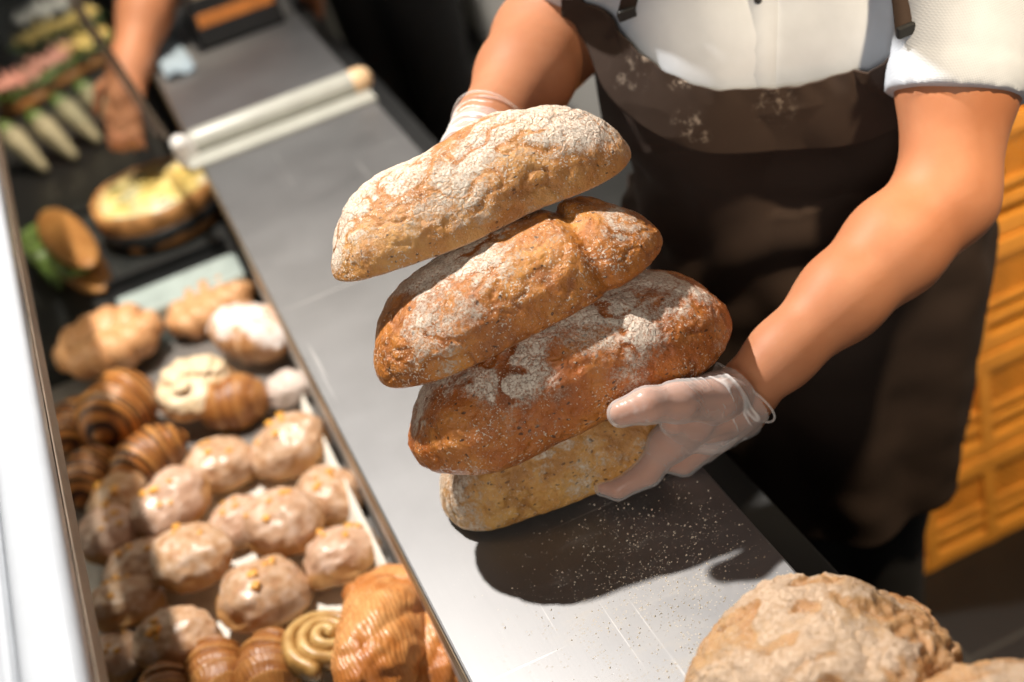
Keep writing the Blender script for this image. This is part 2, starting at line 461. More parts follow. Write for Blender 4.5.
# ------------------------------------------------------------------ display case
def display():
    t = thing('display_case', (-0.15, 1.8, 0), 'glass bakery display case with a thick white top rail beside the steel counter', 'display case')
    bm = bmesh.new(); box(bm, (-0.36, 0.3, 0.0), (0.086, 4.4, 0.66)); from_bm('base_cabinet', bm, DARK, t)
    bm = bmesh.new(); box(bm, (-0.36, 0.3, 0.66), (0.086, 2.09, 0.70), 0.002); from_bm('deck', bm, plain('deck_grey', (0.30, 0.28, 0.26), 0.35, 0.5), t)
    bm = bmesh.new(); box(bm, (-0.36, 2.16, 0.66), (0.086, 4.4, 0.70), 0.002); from_bm('deck', bm, plain('deck_dark', (0.03, 0.03, 0.028), 0.4), t)['label'] = 'dark rear deck'
    bm = bmesh.new(); box(bm, (-0.135, 2.10, 0.66), (0.078, 2.19, 0.76), 0.006); from_bm('divider', bm, plain('pale_teal_divider', (0.36, 0.42, 0.39), 0.3), t)['label'] = 'pale green divider strip'
    # white top rail: rounded bar, sloping front hood, side under-face
    bm = bmesh.new(); box(bm, (-0.219, -0.2, 1.172), (-0.173, 4.45, 1.205), 0.010, 4); from_bm('top_rail', bm, WHITE, t, True)
    r = Matrix.Rotation(math.radians(-22), 3, 'Y')
    bm = bmesh.new(); box(bm, (-0.68, -0.2, 1.176), (-0.224, 4.45, 1.192), 0.006, 2, r, (-0.224, 0, 1.184)); from_bm('hood_panel', bm, WHITE, t, False)
    bm = bmesh.new(); box(bm, (-0.181, -0.2, 1.146), (-0.172, 4.45, 1.176), 0.002); from_bm('inner_strip', bm, plain('rail_shade_tan', (0.30, 0.23, 0.17), 0.5), t)['label'] = 'inner side of the rail with its shade painted tan'  # tan colour stands in for shade on the white rail's inner side
    V = [(-0.186, 0.3, 1.172), (-0.186, 4.4, 1.172), (-0.345, 4.4, 0.70), (-0.345, 0.3, 0.70)]
    V += [(x - 0.006, y, z) for x, y, z in V]
    mesh('front_glass', V, [[0, 1, 2, 3], [7, 6, 5, 4], [0, 4, 5, 1], [1, 5, 6, 2], [2, 6, 7, 3], [3, 7, 4, 0]], GLASS, t, False)
display()
def pane():
    a = np.array([0.045, 2.17, 1.0]); b = atz(75, 0, 1.13); b = a + (b - a) * 1.35
    dx = np.array([-0.16, 0.03, 0.10]); th = np.array([0.0, 0.0, 0.008])
    V = [a, b, b + dx, a + dx]; V = V + [v - th for v in V]
    t = thing('glass_pane', a, 'clear tilted glass pane with dark edge above the far salads', 'glass')
    mesh('pane', V, [[0, 1, 2, 3], [7, 6, 5, 4], [0, 4, 5, 1], [1, 5, 6, 2], [2, 6, 7, 3], [3, 7, 4, 0]], GLASS, t, False)
    V1, F1, _, _ = tube([a, a + (b - a) * 0.5, b], 0.005, 8); mesh('edge_strip', V1, F1, plain('dark_edge', (0.05, 0.035, 0.022), 0.3, 0.3), t)
    V1, F1, _, _ = tube([a + dx * 0.07, (a + b) / 2 + dx * 0.07, b + dx * 0.07], 0.003, 8); mesh('edge_strip', V1, F1, plain('dark_edge_inner', (0.06, 0.04, 0.03), 0.3, 0.3), t)
pane()

# ------------------------------------------------------------------ loaves
def loaf(name, label, mat, C, L, W, H, yaw=0.0, tilt=0.0, roll=0.0, pu=2.6, taper=(1, 1), zc=0.30, ex=2.3, bumps=(0.004, 0.0013, 0.0004), seed=0.0,
         prof=None, nu=320, nv=200, bend=0.0, cat='bread', group=None, cracks=0.0, fsc=26.0, fw=6.5):
    """long loaf: half length L, half width W, height H; C = centre of its underside"""
    u = np.linspace(-1, 1, nu); V = np.zeros((nu, nv, 3)); top = np.zeros((nu, nv)); base = np.zeros((nu, nv))
    th = np.linspace(0, 2 * PI, nv, endpoint=False) - PI / 2
    ct, st = np.cos(th), np.sin(th)
    sg = lambda x, p: np.sign(x) * np.abs(x) ** p
    for i, x in enumerate(u):
        x = math.sin(x * PI / 2)                     # closer rings near the ends
        tp = taper[0] if x < 0 else taper[1]
        e = max(0.0, 1 - abs(x) ** (pu * tp)) ** 0.5
        e = max(e, 0.006)
        w, h, dy, dz = 1, 1, 0, 0
        if prof is not None: w, h, dy, dz = prof(x)
        y = sg(ct, 2 / ex) * W * e * w
        hz = H * (0.25 + 0.75 * e) * h
        zz = np.where(st > 0, zc * H + sg(st, 2 / ex) * (hz - zc * H) * (e ** 0.75), zc * H + sg(st, 2 / (ex + 1.2)) * zc * H * e ** 0.5)
        V[i, :, 0] = x * L; V[i, :, 1] = y + bend * (x * x) + dy * W; V[i, :, 2] = zz + dz * H
        top[i] = np.clip((zz / H) * 0.75 + 0.25 * (st * 0.5 + 0.5), 0, 1); base[i] = np.clip(1.4 - zz / 0.006, 0, 1)
    P = V.reshape(-1, 3)
    # surface normals of the grid for displacement
    du = np.gradient(V, axis=0); dv = np.roll(V, -1, 1) - np.roll(V, 1, 1)
    N = np.cross(dv, du).reshape(-1, 3); N /= np.maximum(np.linalg.norm(N, axis=1), 1e-9)[:, None]
    ctr = np.stack([V[:, :, 0].mean(1), V[:, :, 1].mean(1), V[:, :, 2].mean(1)], 1)
    out = (P - np.repeat(ctr, nv, 0)); s = np.sign((N * out).sum(1)); N *= np.where(s == 0, 1, s)[:, None]
    off = Vector((seed, seed * 1.7, seed * 0.3)); D = np.zeros(len(P)); FI = np.zeros(len(P))
    for k, p in enumerate(P):
        q = Vector(p) + off
        d = bumps[0] * noise.noise(q * 22) + bumps[1] * (noise.noise(q * 75) + 0.5 * noise.noise(q * 150)) + bumps[2] * noise.noise(q * 330)
        if cracks:
            qq = Vector((q.x * 0.6, q.y, q.z)) * fsc
            r = abs(noise.noise(qq + noise.noise_vector(q * 45) * 0.45) + 0.35 * noise.noise(qq * 2.7))
            a = min(1.0, max(0, 1 - r * fw)) * min(1.0, max(0, noise.noise(q * 13) * 2.2 + 0.75))
            FI[k] = a; d -= cracks * a
        D[k] = d
    fl = np.clip(P[:, 2] / (0.02), 0.12, 1)
    en = np.repeat(np.clip(np.sqrt(np.maximum(0, 1 - np.abs(np.sin(u * PI / 2)) ** pu)) * 2.2, 0, 1), nv)
    P = P + N * (D * fl * en)[:, None]
    F = []
    for i in range(nu - 1):
        for j in range(nv):
            k = (j + 1) % nv; F.append([i * nv + j, (i + 1) * nv + j, (i + 1) * nv + k, i * nv + k])
    F.append(list(range(nv))); F.append([(nu - 1) * nv + j for j in range(nv)][::-1])
    R = Matrix.Rotation(yaw, 3, 'Z') @ Matrix.Rotation(-tilt, 3, 'Y') @ Matrix.Rotation(roll, 3, 'X')
    P = P @ np.array(R).T
    o = mesh(name, P + np.array(C), F, mat, origin=C, attrs={'top': top.ravel(), 'base': base.ravel(), 'fissure': FI})
    return tag(o, label, cat, group)

def prof1(x):
    return 1 - 0.10 * (x > 0.5) * (x - 0.5), 1.0 + 0.05 * math.exp(-((x - 0.2) / 0.5) ** 2) - 0.12 * max(0, -x) ** 1.5, 0, 0.02 * math.sin(x * 7)
def prof2(x):
    g = math.exp(-((x - 0.47) / 0.06) ** 2)
    return 1 - 0.13 * g + 0.05 * math.exp(-((x + 0.4) / 0.35) ** 2), 1 - 0.10 * g - 0.10 * max(0, x), -0.06 * math.exp(-((x - 0.2) / 0.3) ** 2) , 0
def prof3(x):
    g = math.exp(-((x + 0.25) / 0.05) ** 2)
    return 1 + 0.03 * math.sin(x * 5) - 0.02 * g, 1 - 0.03 * g - 0.06 * max(0, -x), 0, 0.03 * math.cos(x * 6)

c1 = crust('crust_floury_gold', (0.34, 0.11, 0.02), (0.56, 0.25, 0.065), (0.72, 0.40, 0.13), flour=0.70, crack=75, seeds=0.40, seed=0.3, powder=1.0, pits=0.35, tbias=0.42)
c2 = crust('crust_amber', (0.18, 0.045, 0.008), (0.50, 0.17, 0.026), (0.68, 0.30, 0.06), flour=0.50, crack=110, seeds=0.35, seed=2.1, powder=0.95, pits=0.5)
c3 = crust('crust_dark_amber', (0.13, 0.032, 0.006), (0.41, 0.115, 0.016), (0.58, 0.22, 0.04), flour=0.52, crack=80, seeds=0.5, seed=4.4, powder=0.8, pits=0.9)
c4 = crust('crust_tan', (0.26, 0.10, 0.02), (0.54, 0.26, 0.06), (0.70, 0.42, 0.13), flour=0.70, crack=65, seeds=0.75, seed=6.2, powder=0.5, pits=0.5, tbias=0.1)
c5 = crust('crust_pale_rustic', (0.30, 0.13, 0.045), (0.50, 0.28, 0.12), (0.62, 0.40, 0.20), fcut=0.75, fcol=(0.42, 0.17, 0.045), flour=0.68, crack=48, seeds=0.12, seed=8.8, powder=0.9, pits=0.4, flour_col=(0.70, 0.52, 0.37))
c6 = crust('crust_pale_rustic_second', (0.34, 0.16, 0.06), (0.54, 0.30, 0.13), (0.66, 0.42, 0.21), fcut=0.75, fcol=(0.46, 0.2, 0.06), flour=0.66, crack=52, seeds=0.1, seed=11.3, powder=0.9, pits=0.4, flour_col=(0.70, 0.52, 0.37))

GL = 'rye loaves held in a stack'
loaf('bread_loaf', 'pale floury loaf on top of the held stack', c1, (0.267, 1.126, 1.225), 0.152, 0.067, 0.080, yaw=0.0, tilt=math.radians(1.5), roll=math.radians(-13), pu=4.6, prof=prof1, seed=0.4, zc=0.10, ex=2.0, group=GL, cracks=0.0016, fsc=30)
loaf('bread_loaf', 'amber loaf with a pinched right end, second from top of the held stack', c2, (0.263, 1.062, 1.149), 0.147, 0.070, 0.088, yaw=math.radians(-1), tilt=math.radians(6.5), roll=math.radians(-13), pu=4.0, prof=prof2, seed=3.4, zc=0.16, ex=2.1, group=GL, cracks=0.0012, fsc=34)
loaf('bread_loaf', 'biggest dark glossy loaf, third from top, under the gloved thumb', c3, (0.283, 1.026, 1.052), 0.163, 0.078, 0.116, yaw=math.radians(-4), tilt=math.radians(4), roll=math.radians(-9), pu=3.6, prof=prof3, seed=7.4, zc=0.30, ex=2.15, group=GL, cracks=0.0018, fsc=24)
loaf('bread_loaf', 'seeded tan loaf at the bottom of the held stack touching the steel', c4, (0.272, 1.058, 0.956), 0.139, 0.060, 0.086, yaw=math.radians(-10), tilt=math.radians(4.0), roll=math.radians(-3), pu=5.0, seed=9.4, zc=0.22, ex=2.6, group=GL, cracks=0.0016, fsc=28)
loaf('rustic_bread', 'round pale cracked rustic bread at the near end of the counter', c5, (0.314, 0.665, 0.972), 0.106, 0.095, 0.083, yaw=math.radians(12), pu=2.2, seed=13.1, zc=0.35, ex=2.1, bumps=(0.007, 0.003, 0.0010), cracks=0.006, fsc=19, fw=4.0, cat='bread', group='rustic breads on the board')
loaf('rustic_bread', 'pale cracked rustic bread in the bottom right corner, partly cut off', c6, (0.370, 0.538, 0.972), 0.118, 0.072, 0.082, yaw=math.radians(-8), pu=2.2, seed=17.1, zc=0.35, ex=2.1, bumps=(0.006, 0.003, 0.0010), cracks=0.006, fsc=19, fw=4.0, cat='bread', group='rustic breads on the board')
bm = bmesh.new(); box(bm, (0.20, 0.40, ZT), (0.385, 0.70, ZT + 0.022), 0.004)
tag(from_bm('bread_board', bm, WOOD), 'wooden board under the two rustic breads', 'board')

# loose crumbs and grains on the steel
def crumbs():
    V = []; F = []
    pts = []
    while len(pts) < 1500:
        if rng.random() < 0.55: x, y = rng.normal(0.285, 0.055), rng.normal(0.905, 0.055)
        else: x, y = rng.normal(0.29, 0.05), rng.normal(0.77, 0.06)
        if 0.10 < x < 0.372 and 0.68 < y < 1.02: pts.append((x, y))
    for x, y in pts:
        r = 0.0004 + 0.0009 * rng.random() ** 3; b = len(V)
        a = rng.random() * 6
        for k in range(3): V.append((x + r * math.cos(a + k * 2.1), y + r * math.sin(a + k * 2.1), ZT + 0.0001))
        V.append((x + r * 0.3, y, ZT + r * 1.2)); F += [[b, b + 1, b + 3], [b + 1, b + 2, b + 3], [b + 2, b, b + 3], [b + 2, b + 1, b]]
    o = mesh('flour_crumbs', V, F, plain('crumb', (0.74, 0.64, 0.50), 0.9), smooth=False)
    tag(o, 'pale flour grains and crumbs scattered on the steel in front of the loaves', 'crumbs', kind='stuff')
crumbs()

# ------------------------------------------------------------------ the worker
Sx = np.array([0.93, -0.37, 0.0]); Fw = np.array([-0.37, -0.93, 0.0]); Zu = np.array([0, 0, 1.0])
ax3 = (Sx, Fw, Zu)
PELV = np.array([0.705, 1.325, 0.84]); WAIST = np.array([0.695, 1.31, 1.0]); CHEST = np.array([0.672, 1.30, 1.20]); SHO = np.array([0.66, 1.29, 1.36])
shR = np.array([0.840, 1.150, 1.345]); shL = SHO - Sx * 0.165 + Zu * 0.005
elR = atd(947, 196, 1.375); wrR = aty(752, 383, 0.975)
elL = atd(570, 2, 1.60); wrL = aty(482, 146, 1.232)
def Y_(x, y, Y): return aty(x, y, Y)

def hand_right(s, grow=0.0, k=0.006):
    """the hand nearer the camera: thumb on the loaf, fingers below it"""
    g = grow
    W = wrR
    mc = [Y_(668, 444, 0.978), Y_(684, 462, 0.998), Y_(692, 458, 1.015), Y_(702, 452, 1.03)]
    car = [Y_(728, 408, 0.975), Y_(735, 410, 0.985), Y_(740, 412, 0.995), Y_(744, 412, 1.005)]
    for i in range(4):
        s.cone(W + (car[i] - W) * 0.35, car[i], 0.024 + g, 0.021 + g, 0.012)
        s.cone(car[i], mc[i], 0.0195 + g, (0.0155 if i == 0 else 0.0130) + g, 0.010)
    # thenar mass, thumb
    cmc = Y_(716, 397, 0.945); mcp = Y_(678, 402, 0.928); ip = Y_(648, 405, 0.924); tip = Y_(622, 413, 0.930)
    s.chain([W * 0.4 + cmc * 0.6, cmc, mcp, ip, tip], [0.021 + g, 0.020 + g, 0.0165 + g, 0.0140 + g, 0.0115 + g], 0.008)
    s.cone(cmc * 0.6 + mc[0] * 0.4, mcp * 0.55 + mc[0] * 0.45, 0.018 + g, 0.012 + g, 0.010)
    # index finger curls under the bottom loaf
    s.cone(cmc * 0.45 + mc[0] * 0.55, mc[0], 0.020 + g, 0.0155 + g, 0.014)
    ix = [mc[0], Y_(648, 472, 0.982), Y_(618, 489, 0.990), Y_(603, 487, 0.998)]
    s.chain(ix, [0.0150 + g, 0.0125 + g, 0.0095 + g, 0.0080 + g], 0.004)
    zf = 0.9615
    for q, (fy, x0, x1) in enumerate([(1.018, 0.335, 0.262), (1.040, 0.345, 0.268), (1.060, 0.355, 0.290)]):
        a = mc[q + 1]
        s.chain([a, np.array([x0, fy - 0.006, zf + 0.004]), np.array([(x0 + x1) / 2, fy, zf]), np.array([x1, fy + 0.004, zf])], [0.0118 + g, 0.0092, 0.0085, 0.0075], 0.003)
def hand_left(s, grow=0.0, k=0.006):
    """the far hand flat behind the stack, fingers pointing down"""
    g = grow; W = wrL
    base = W + np.array([-0.004, -0.012, -0.075])
    along = np.array([1.0, 0.12, 0.0])
    for i in range(4):
        o = (i - 1.5) * 0.021
        m0 = base + along * o
        s.cone(W + along * o * 0.5, m0, 0.024 + g, 0.0145 + g, 0.012)
        L = (0.072, 0.080, 0.075, 0.058)[i]
        p1 = m0 + np.array([0, -0.010, -L * 0.5]); p2 = m0 + np.array([0, -0.028, -L * 0.85]); p3 = m0 + np.array([0, -0.042, -L * 1.05])
        s.chain([m0, p1, p2, p3], [0.0115 + g, 0.0098 + g, 0.0088 + g, 0.0075 + g], 0.004)
    t0 = W + along * -0.026 + Zu * -0.015
    s.chain([t0, t0 + np.array([-0.026, -0.008, -0.025]), t0 + np.array([-0.042, -0.018, -0.048]), t0 + np.array([-0.050, -0.026, -0.066])], [0.019 + g, 0.0145 + g, 0.012 + g, 0.0095 + g], 0.008)

def body():
    s = Sdf((0.12, 0.86, -0.01), (1.0, 1.72, 1.80), 0.0045)
    for q in (-1, 1):
        s.chain([PELV + Sx * 0.075 * q, WAIST + Sx * 0.07 * q, CHEST + Sx * 0.08 * q, SHO + Sx * 0.09 * q - Zu * 0.04], [0.100, 0.088, 0.095, 0.075], 0.05)
    s.chain([shL, SHO + Zu * 0.03, shR], [0.052, 0.07, 0.052], 0.04)
    hd = SHO + Fw * 0.075 + Zu * 0.235
    s.cone(SHO + Zu * 0.03, hd - Fw * 0.025 - Zu * 0.06, 0.055, 0.05, 0.02)
    s.ell(hd, ax3, (0.073, 0.092, 0.108), 0.02)
    s.cone(hd + Fw * 0.055 - Zu * 0.075, hd + Fw * 0.06 - Zu * 0.078, 0.030, 0.028, 0.03)       # chin
    s.chain([hd + Fw * 0.085 + Zu * 0.012, hd + Fw * 0.108 - Zu * 0.022], [0.008, 0.013], 0.012)   # nose
    s.cone(hd + Fw * 0.084 + Zu * 0.026 - Sx * 0.035, hd + Fw * 0.084 + Zu * 0.026 + Sx * 0.035, 0.009, 0.009, 0.012)
    s.cone(hd + Fw * 0.088 - Zu * 0.050 - Sx * 0.018, hd + Fw * 0.088 - Zu * 0.050 + Sx * 0.018, 0.006, 0.006, 0.006)
    for q in (-1, 1): s.ell(hd + Sx * 0.074 * q - Fw * 0.005, ax3, (0.012, 0.020, 0.031), 0.006)
    # arms
    mid = elR * 0.45 + wrR * 0.55
    s.chain([shR, shR * 0.4 + elR * 0.6, elR], [0.060, 0.056, 0.047], 0.03)
    bulge = elR * 0.72 + wrR * 0.28
    s.chain([elR, bulge, mid, wrR * 0.85 + elR * 0.15, wrR], [0.0475, 0.0475, 0.0405, 0.0305, 0.0285], 0.02)
    midL = elL * 0.45 + wrL * 0.55
    s.chain([shL, shL * 0.4 + elL * 0.6, elL], [0.055, 0.052, 0.046], 0.03)
    s.chain([elL, elL * 0.7 + wrL * 0.3, midL, wrL * 0.9 + elL * 0.1, wrL], [0.056, 0.057, 0.050, 0.037, 0.032], 0.02)
    hand_right(s); hand_left(s)
    # legs and feet
    for q, (kx, ax_) in enumerate((((0.66, 1.36, 0.47), (0.67, 1.39, 0.09)), ((0.745, 1.31, 0.47), (0.755, 1.34, 0.09)))):
        hip = PELV + Sx * (0.07 if q else -0.07) - Zu * 0.04
        s.chain([hip, kx, np.array(kx) * 0.6 + np.array(ax_) * 0.4, ax_], [0.080, 0.052, 0.052, 0.034], 0.02)
        s.chain([np.array(ax_) - Fw * 0.02 - Zu * 0.04, np.array(ax_) + Fw * 0.11 - Zu * 0.06], [0.032, 0.024], 0.02)
    V, F = s.surface(); V = relax(V, F, 2, 0.4)
    o = mesh('person', V, F, SKIN, origin=(0.70, 1.33, 0.0))
    return tag(o, 'person in white shirt and brown apron holding four loaves with gloved hands', 'person'), hd
person, HEAD = body()

def glove(fn, lo, hi, W, E, r, name_cut, label, flare):
    s = Sdf(lo, hi, 0.0015)
    fn(s, 0.0017)
    d = nrm(E - W)
    s.chain([W + d * (flare - 0.055), W + d * (flare - 0.027), W + d * flare], [r * 0.92, r * 0.95, r * 1.20], 0.006)
    V, F = s.surface(); V = relax(V, F, 2, 0.4)
    # creases pulled across the vinyl, strongest over the wrist and the heel of the hand
    a_, b_ = frame_from(d); P = V.copy(); WR = np.zeros(len(V))
    me = bpy.data.meshes.new('tmp'); me.from_pydata(V.tolist(), [], F.tolist()); me.update()
    NV = np.zeros(len(V) * 3, np.float32); me.vertices.foreach_get('normal', NV); NV = NV.reshape(-1, 3); bpy.data.meshes.remove(me)
    for k, p in enumerate(V):
        q = p - W; t = q.dot(d); x, y = q.dot(a_), q.dot(b_)
        w_ = noise.noise_vector(Vector(p) * 38) 
        n1 = noise.noise(Vector((t * 105 + w_[0] * 0.45, x * 13 + w_[1] * 0.4, y * 13)))
        n2 = noise.noise(Vector((t * 55 + 9, x * 90 + w_[2], y * 40 + 4)))
        amt = min(1.0, max(0.25, 1.15 + t * 9.0))
        r1 = max(0.0, 1 - abs(n1) / 0.17) * amt; r2 = max(0.0, 1 - abs(n2) / 0.10) * 1.0 * max(0, noise.noise(Vector(p) * 30) + 0.3)
        r = r1 * max(0.0, min(1.0, noise.noise(Vector(p) * 22 + Vector((3, 1, 8))) * 2.0 + 0.55)) + 0.25 * min(1.0, r2)
        WR[k] = r; P[k] += NV[k] * (0.0016 * r + 0.0007 * w_[0])
    keep = ((P - (W + d * (flare - 0.012))) @ d) < 0
    F = F[keep[F].all(1)]
    used = np.unique(F); mp = np.full(len(P), -1); mp[used] = np.arange(len(used))
    o = mesh('glove', P[used], mp[F], GLOVE, person, attrs={'crease': WR[used]})
    o['label'] = label
    return o
glove(hand_right, (0.22, 0.88, 0.945), (0.52, 1.10, 1.15), wrR, elR, 0.0325, 0, 'clear vinyl glove with thumb on the loaf', -0.002)
glove(hand_left, (0.20, 1.10, 1.00), (0.48, 1.42, 1.40), wrL, elL, 0.039, 0, 'clear vinyl glove behind the top loaf', 0.040)
def cuff(W, E, r, flare):
    d = nrm(E - W); a, b = frame_from(d); c = W + d * (flare - 0.012)
    pts = [c + (a * math.cos(t) + b * math.sin(t)) * r * (1 + 0.05 * math.sin(3 * t)) + d * 0.003 * math.sin(2 * t + 1) for t in np.linspace(0, 2 * PI, 49)]
    V, F, _, _ = tube(pts, 0.0012, 8, False); mesh('glove_cuff', V, F, GLOVE, person)
cuff(wrR, elR, 0.0372, -0.002); cuff(wrL, elL, 0.0455, 0.040)

def shirt():
    s = Sdf((0.36, 1.0, 0.80), (0.98, 1.66, 1.50), 0.005)
    for q in (-1, 1):
        s.chain([PELV + Sx * 0.08 * q, WAIST + Sx * 0.075 * q, CHEST + Sx * 0.078 * q, SHO + Sx * 0.09 * q - Zu * 0.04], [0.104, 0.096, 0.100, 0.080], 0.05)
        s.ell(CHEST + Sx * 0.065 * q + Fw * 0.045 - Zu * 0.015, ax3, (0.080, 0.070, 0.080), 0.05)
    s.chain([shL, SHO + Zu * 0.03, shR], [0.063, 0.075, 0.063], 0.04)
    s.cut(SHO + Zu * 0.085 + Fw * 0.02, (Zu + Fw * 0.5))
    B = s.twin()
    for sh, el, e0 in ((shR, elR, 0.68), (shL, elL, 0.55)):
        d = el - sh; L = np.linalg.norm(d); d = d / L
        for r, a, b in ((0.065, -0.2, e0), (0.0672, e0 - 0.10, e0)):
            C2 = B.twin()
            C2.cone(sh - d * 0.02, sh + d * (e0 + 0.3) * L, r, r * 1.06, 0)
            C2.cut(sh + d * b * L, d); C2.cut(sh + d * a * L, -d)
            B.F = np.minimum(B.F, C2.F)
    k = 0.02; h = np.clip(0.5 + 0.5 * (s.F - B.F) / k, 0, 1); s.F = s.F * (1 - h) + B.F * h - k * h * (1 - h)
    V, F = s.surface(); V = relax(V, F, 4, 0.5)
    P = V.copy()
    for i, p in enumerate(V):
        q = Vector(p); P[i] += np.array([-0.37, -0.93, 0.2]) * (0.004 * noise.noise(q * 14) + 0.002 * noise.noise(Vector((q.x * 30, q.y * 30, q.z * 12))))
    return mesh('shirt', P, F, SHIRT, person)
SH = shirt()
def bvh(o):
    mw = Matrix.Translation(wloc(o)); me = o.data
    return BVHTree.FromPolygons([mw @ v.co for v in me.vertices], [p.vertices for p in me.polygons])
BV = bvh(SH)
def hit(px, py, off=0.0, tree=None):
    r = Vector(ray(px, py)).normalized(); h = (tree or BV).ray_cast(Vector(CAM), r)
    return None if h[0] is None else np.array(h[0] + h[1] * off)
def placket():
    pts = [hit(x, y, 0.0012) for x, y in ((771, 92), (772, 70), (773, 45), (774, 20), (775, -5), (776, -30), (777, -60))]
    pts = [p for p in pts if p is not None]
    V = []; F = []
    for p in pts:
        for q, z in ((-0.016, 0), (-0.0155, 1), (0.0155, 1), (0.016, 0)): V.append(p + Sx * (q - 0.012) + Fw * (0.0025 * z - 0.003 * (1 - z)))
    for i in range(len(pts) - 1):
        for j in range(3): F.append([i * 4 + j, i * 4 + j + 1, i * 4 + 5 + j, i * 4 + 4 + j])
    mesh('placket', V, F, SHIRT, SH)
    for x, y in ((757, 1), (757, -52)):
        p = hit(x, y, 0.004)
        if p is None: continue
        V, F, _, _ = tube([p - Fw * 0.001, p + Fw * 0.0015], 0.0045, 16, True, 2); mesh('button', V, F, BLACKPLASTIC, SH)
placket()

# apron
def apron_mat():
    m, c = cloth('brown_apron', (0.036, 0.0235, 0.018), 900, 0.85, 0.25)
    co = m.co(); d = None
    for px, py, r in ((690, 116, 0.022), (682, 78, 0.016), (650, 52, 0.012), (700, 128, 0.02), (770, 95, 0.035), (640, 70, 0.03)):
        p = hit(px, py, 0.012)
        if p is None: continue
        p = p - np.array(wloc(person))
        q = m.step(m.vm('DISTANCE', co, tuple(float(v) for v in p)), r, r * 0.2, 0, 0.9 if r < 0.025 else 0.35)
        d = q if d is None else m.math('MAXIMUM', d, q)
    n = m.step(m.noise(co, 75, 6, 0.7), 0.50, 0.70)
    m.p(Base_Color=m.mix(m.math('MULTIPLY', d, n), c, (0.55, 0.46, 0.38)))
    return m.m
APRON = apron_mat()
def sec(z):
    """axis and half sizes of the clothed torso at height z"""
    zs = [0.45, 0.60, 0.80, 0.95, 1.03, 1.10, 1.18, 1.26, 1.34]
    cx = [0.697, 0.700, 0.706, 0.708, 0.704, 0.694, 0.682, 0.675, 0.67]; cy = [1.33, 1.33, 1.33, 1.325, 1.32, 1.315, 1.31, 1.305, 1.30]
    a = [0.152, 0.168, 0.200, 0.212, 0.205, 0.190, 0.185, 0.185, 0.185]; b = [0.120, 0.125, 0.130, 0.128, 0.122, 0.126, 0.146, 0.140, 0.115]
    f = lambda l: float(np.interp(z, zs, l))
    return np.array([f(cx), f(cy), z]), f(a), f(b)
def sheet(name, nu, nv, fn, mat, parent, th=0.0025):
    V = [fn(-1 + 2 * i / (nu - 1), j / (nv - 1)) for j in range(nv) for i in range(nu)]
    F = [[j * nu + i, j * nu + i + 1, (j + 1) * nu + i + 1, (j + 1) * nu + i] for j in range(nv - 1) for i in range(nu - 1)]
    o = mesh(name, V, F, mat, parent)
    md = o.modifiers.new('thick', 'SOLIDIFY'); md.thickness = th; md.offset = 0
    return o
def radial(ph, z):
    """point on the clothed torso, never inside the shirt"""
    c, a, b = sec(z)
    e = Sx * a * math.sin(ph) + Fw * b * math.cos(ph); r0 = np.linalg.norm(e); e = e / r0; far = 0.0
    o = Vector(c + e * 0.45); h = BV.ray_cast(o, Vector(-e), 0.45)
    if h[0] is not None: far = 0.45 - h[3]
    return c, e, max(r0 if z < 1.04 else r0 * 0.9, min(far, r0 * (1.32 if z < 1.15 else 1.10)))
def skirt(u, v):
    ph = u * (1.95 - 0.1 * v)
    zt = min(1.24, max(1.06, float(np.polyval(bF, max(-1.5, min(1.3, ph)))) + 0.03))
    z = 0.535 + (zt - 0.535) * v - 0.018 * (1 - v) * math.cos(u * 2.5)
    c, e, r = radial(ph, z)
    f = 0.011 * (1 - v) * math.sin(ph * 7 + 2.5 * z) + 0.018 * noise.noise(Vector((ph * 3.2, z * 2.6, 3.3))) + 0.006 * noise.noise(Vector((ph * 3 + z * 9, z * 16, 1.1)))
    # drag folds sagging below the bib
    f += 0.013 * math.exp(-((v - 0.66) / 0.20) ** 2) * math.sin(z * 62 - 4.2 * math.cos(ph * 1.2 - 0.3) + 3 * noise.noise(Vector((ph * 2, z * 5, 0)))) * (0.6 + 0.8 * noise.noise(Vector((ph * 2.5, z * 4, 7))))
    k = min(1.0, max(0.0, (v - 0.86) / 0.08))
    return c + e * (r + 0.010 * (1 - k) + 0.005 * k + f * (1 - k))
def fit(path):
    A = []
    for x, y in path:
        p = hit(x, y)
        if p is None: continue
        c, a, b = sec(p[2]); q = p - c; A.append((math.atan2(q.dot(Sx) / a, q.dot(Fw) / b), p[2]))
    A = np.array(A); return A, np.polyfit(A[:, 0], A[:, 1], 2)
tA, tF = fit([(632, 30), (650, 48), (680, 66), (710, 76), (760, 84), (810, 83), (850, 78), (880, 62), (900, 42)])
bA, bF = fit([(660, 118), (690, 131), (745, 142), (800, 140), (850, 132), (890, 118)])
print('bib', tA, bA)
AP = sheet('apron', 150, 140, skirt, APRON, person)
def bib(u, v):
    p0, p1 = tA[0, 0] - 0.35, tA[-1, 0] + 0.28
    q0, q1 = bA[0, 0] - 0.45, bA[-1, 0] + 0.30
    t = (u + 1) / 2; ph = (p0 + (p1 - p0) * t) * v + (q0 + (q1 - q0) * t) * (1 - v)
    z = float(np.polyval(tF, ph)) * v + float(np.polyval(bF, ph)) * (1 - v)
    c, e, r = radial(ph, z)
    f = 0.005 * noise.noise(Vector((ph * 4, z * 14, 8.8))) + 0.0022 * math.sin(u * 46) * max(0, v - 0.78) * 3
    lip = 0.012 + 0.020 * (1 - v) ** 1.5
    if v < 0.05: lip -= 0.012 * (1 - v / 0.05)
    return c + e * (r + lip + f)
BIB = sheet('bib', 120, 70, bib, APRON, AP, 0.003)
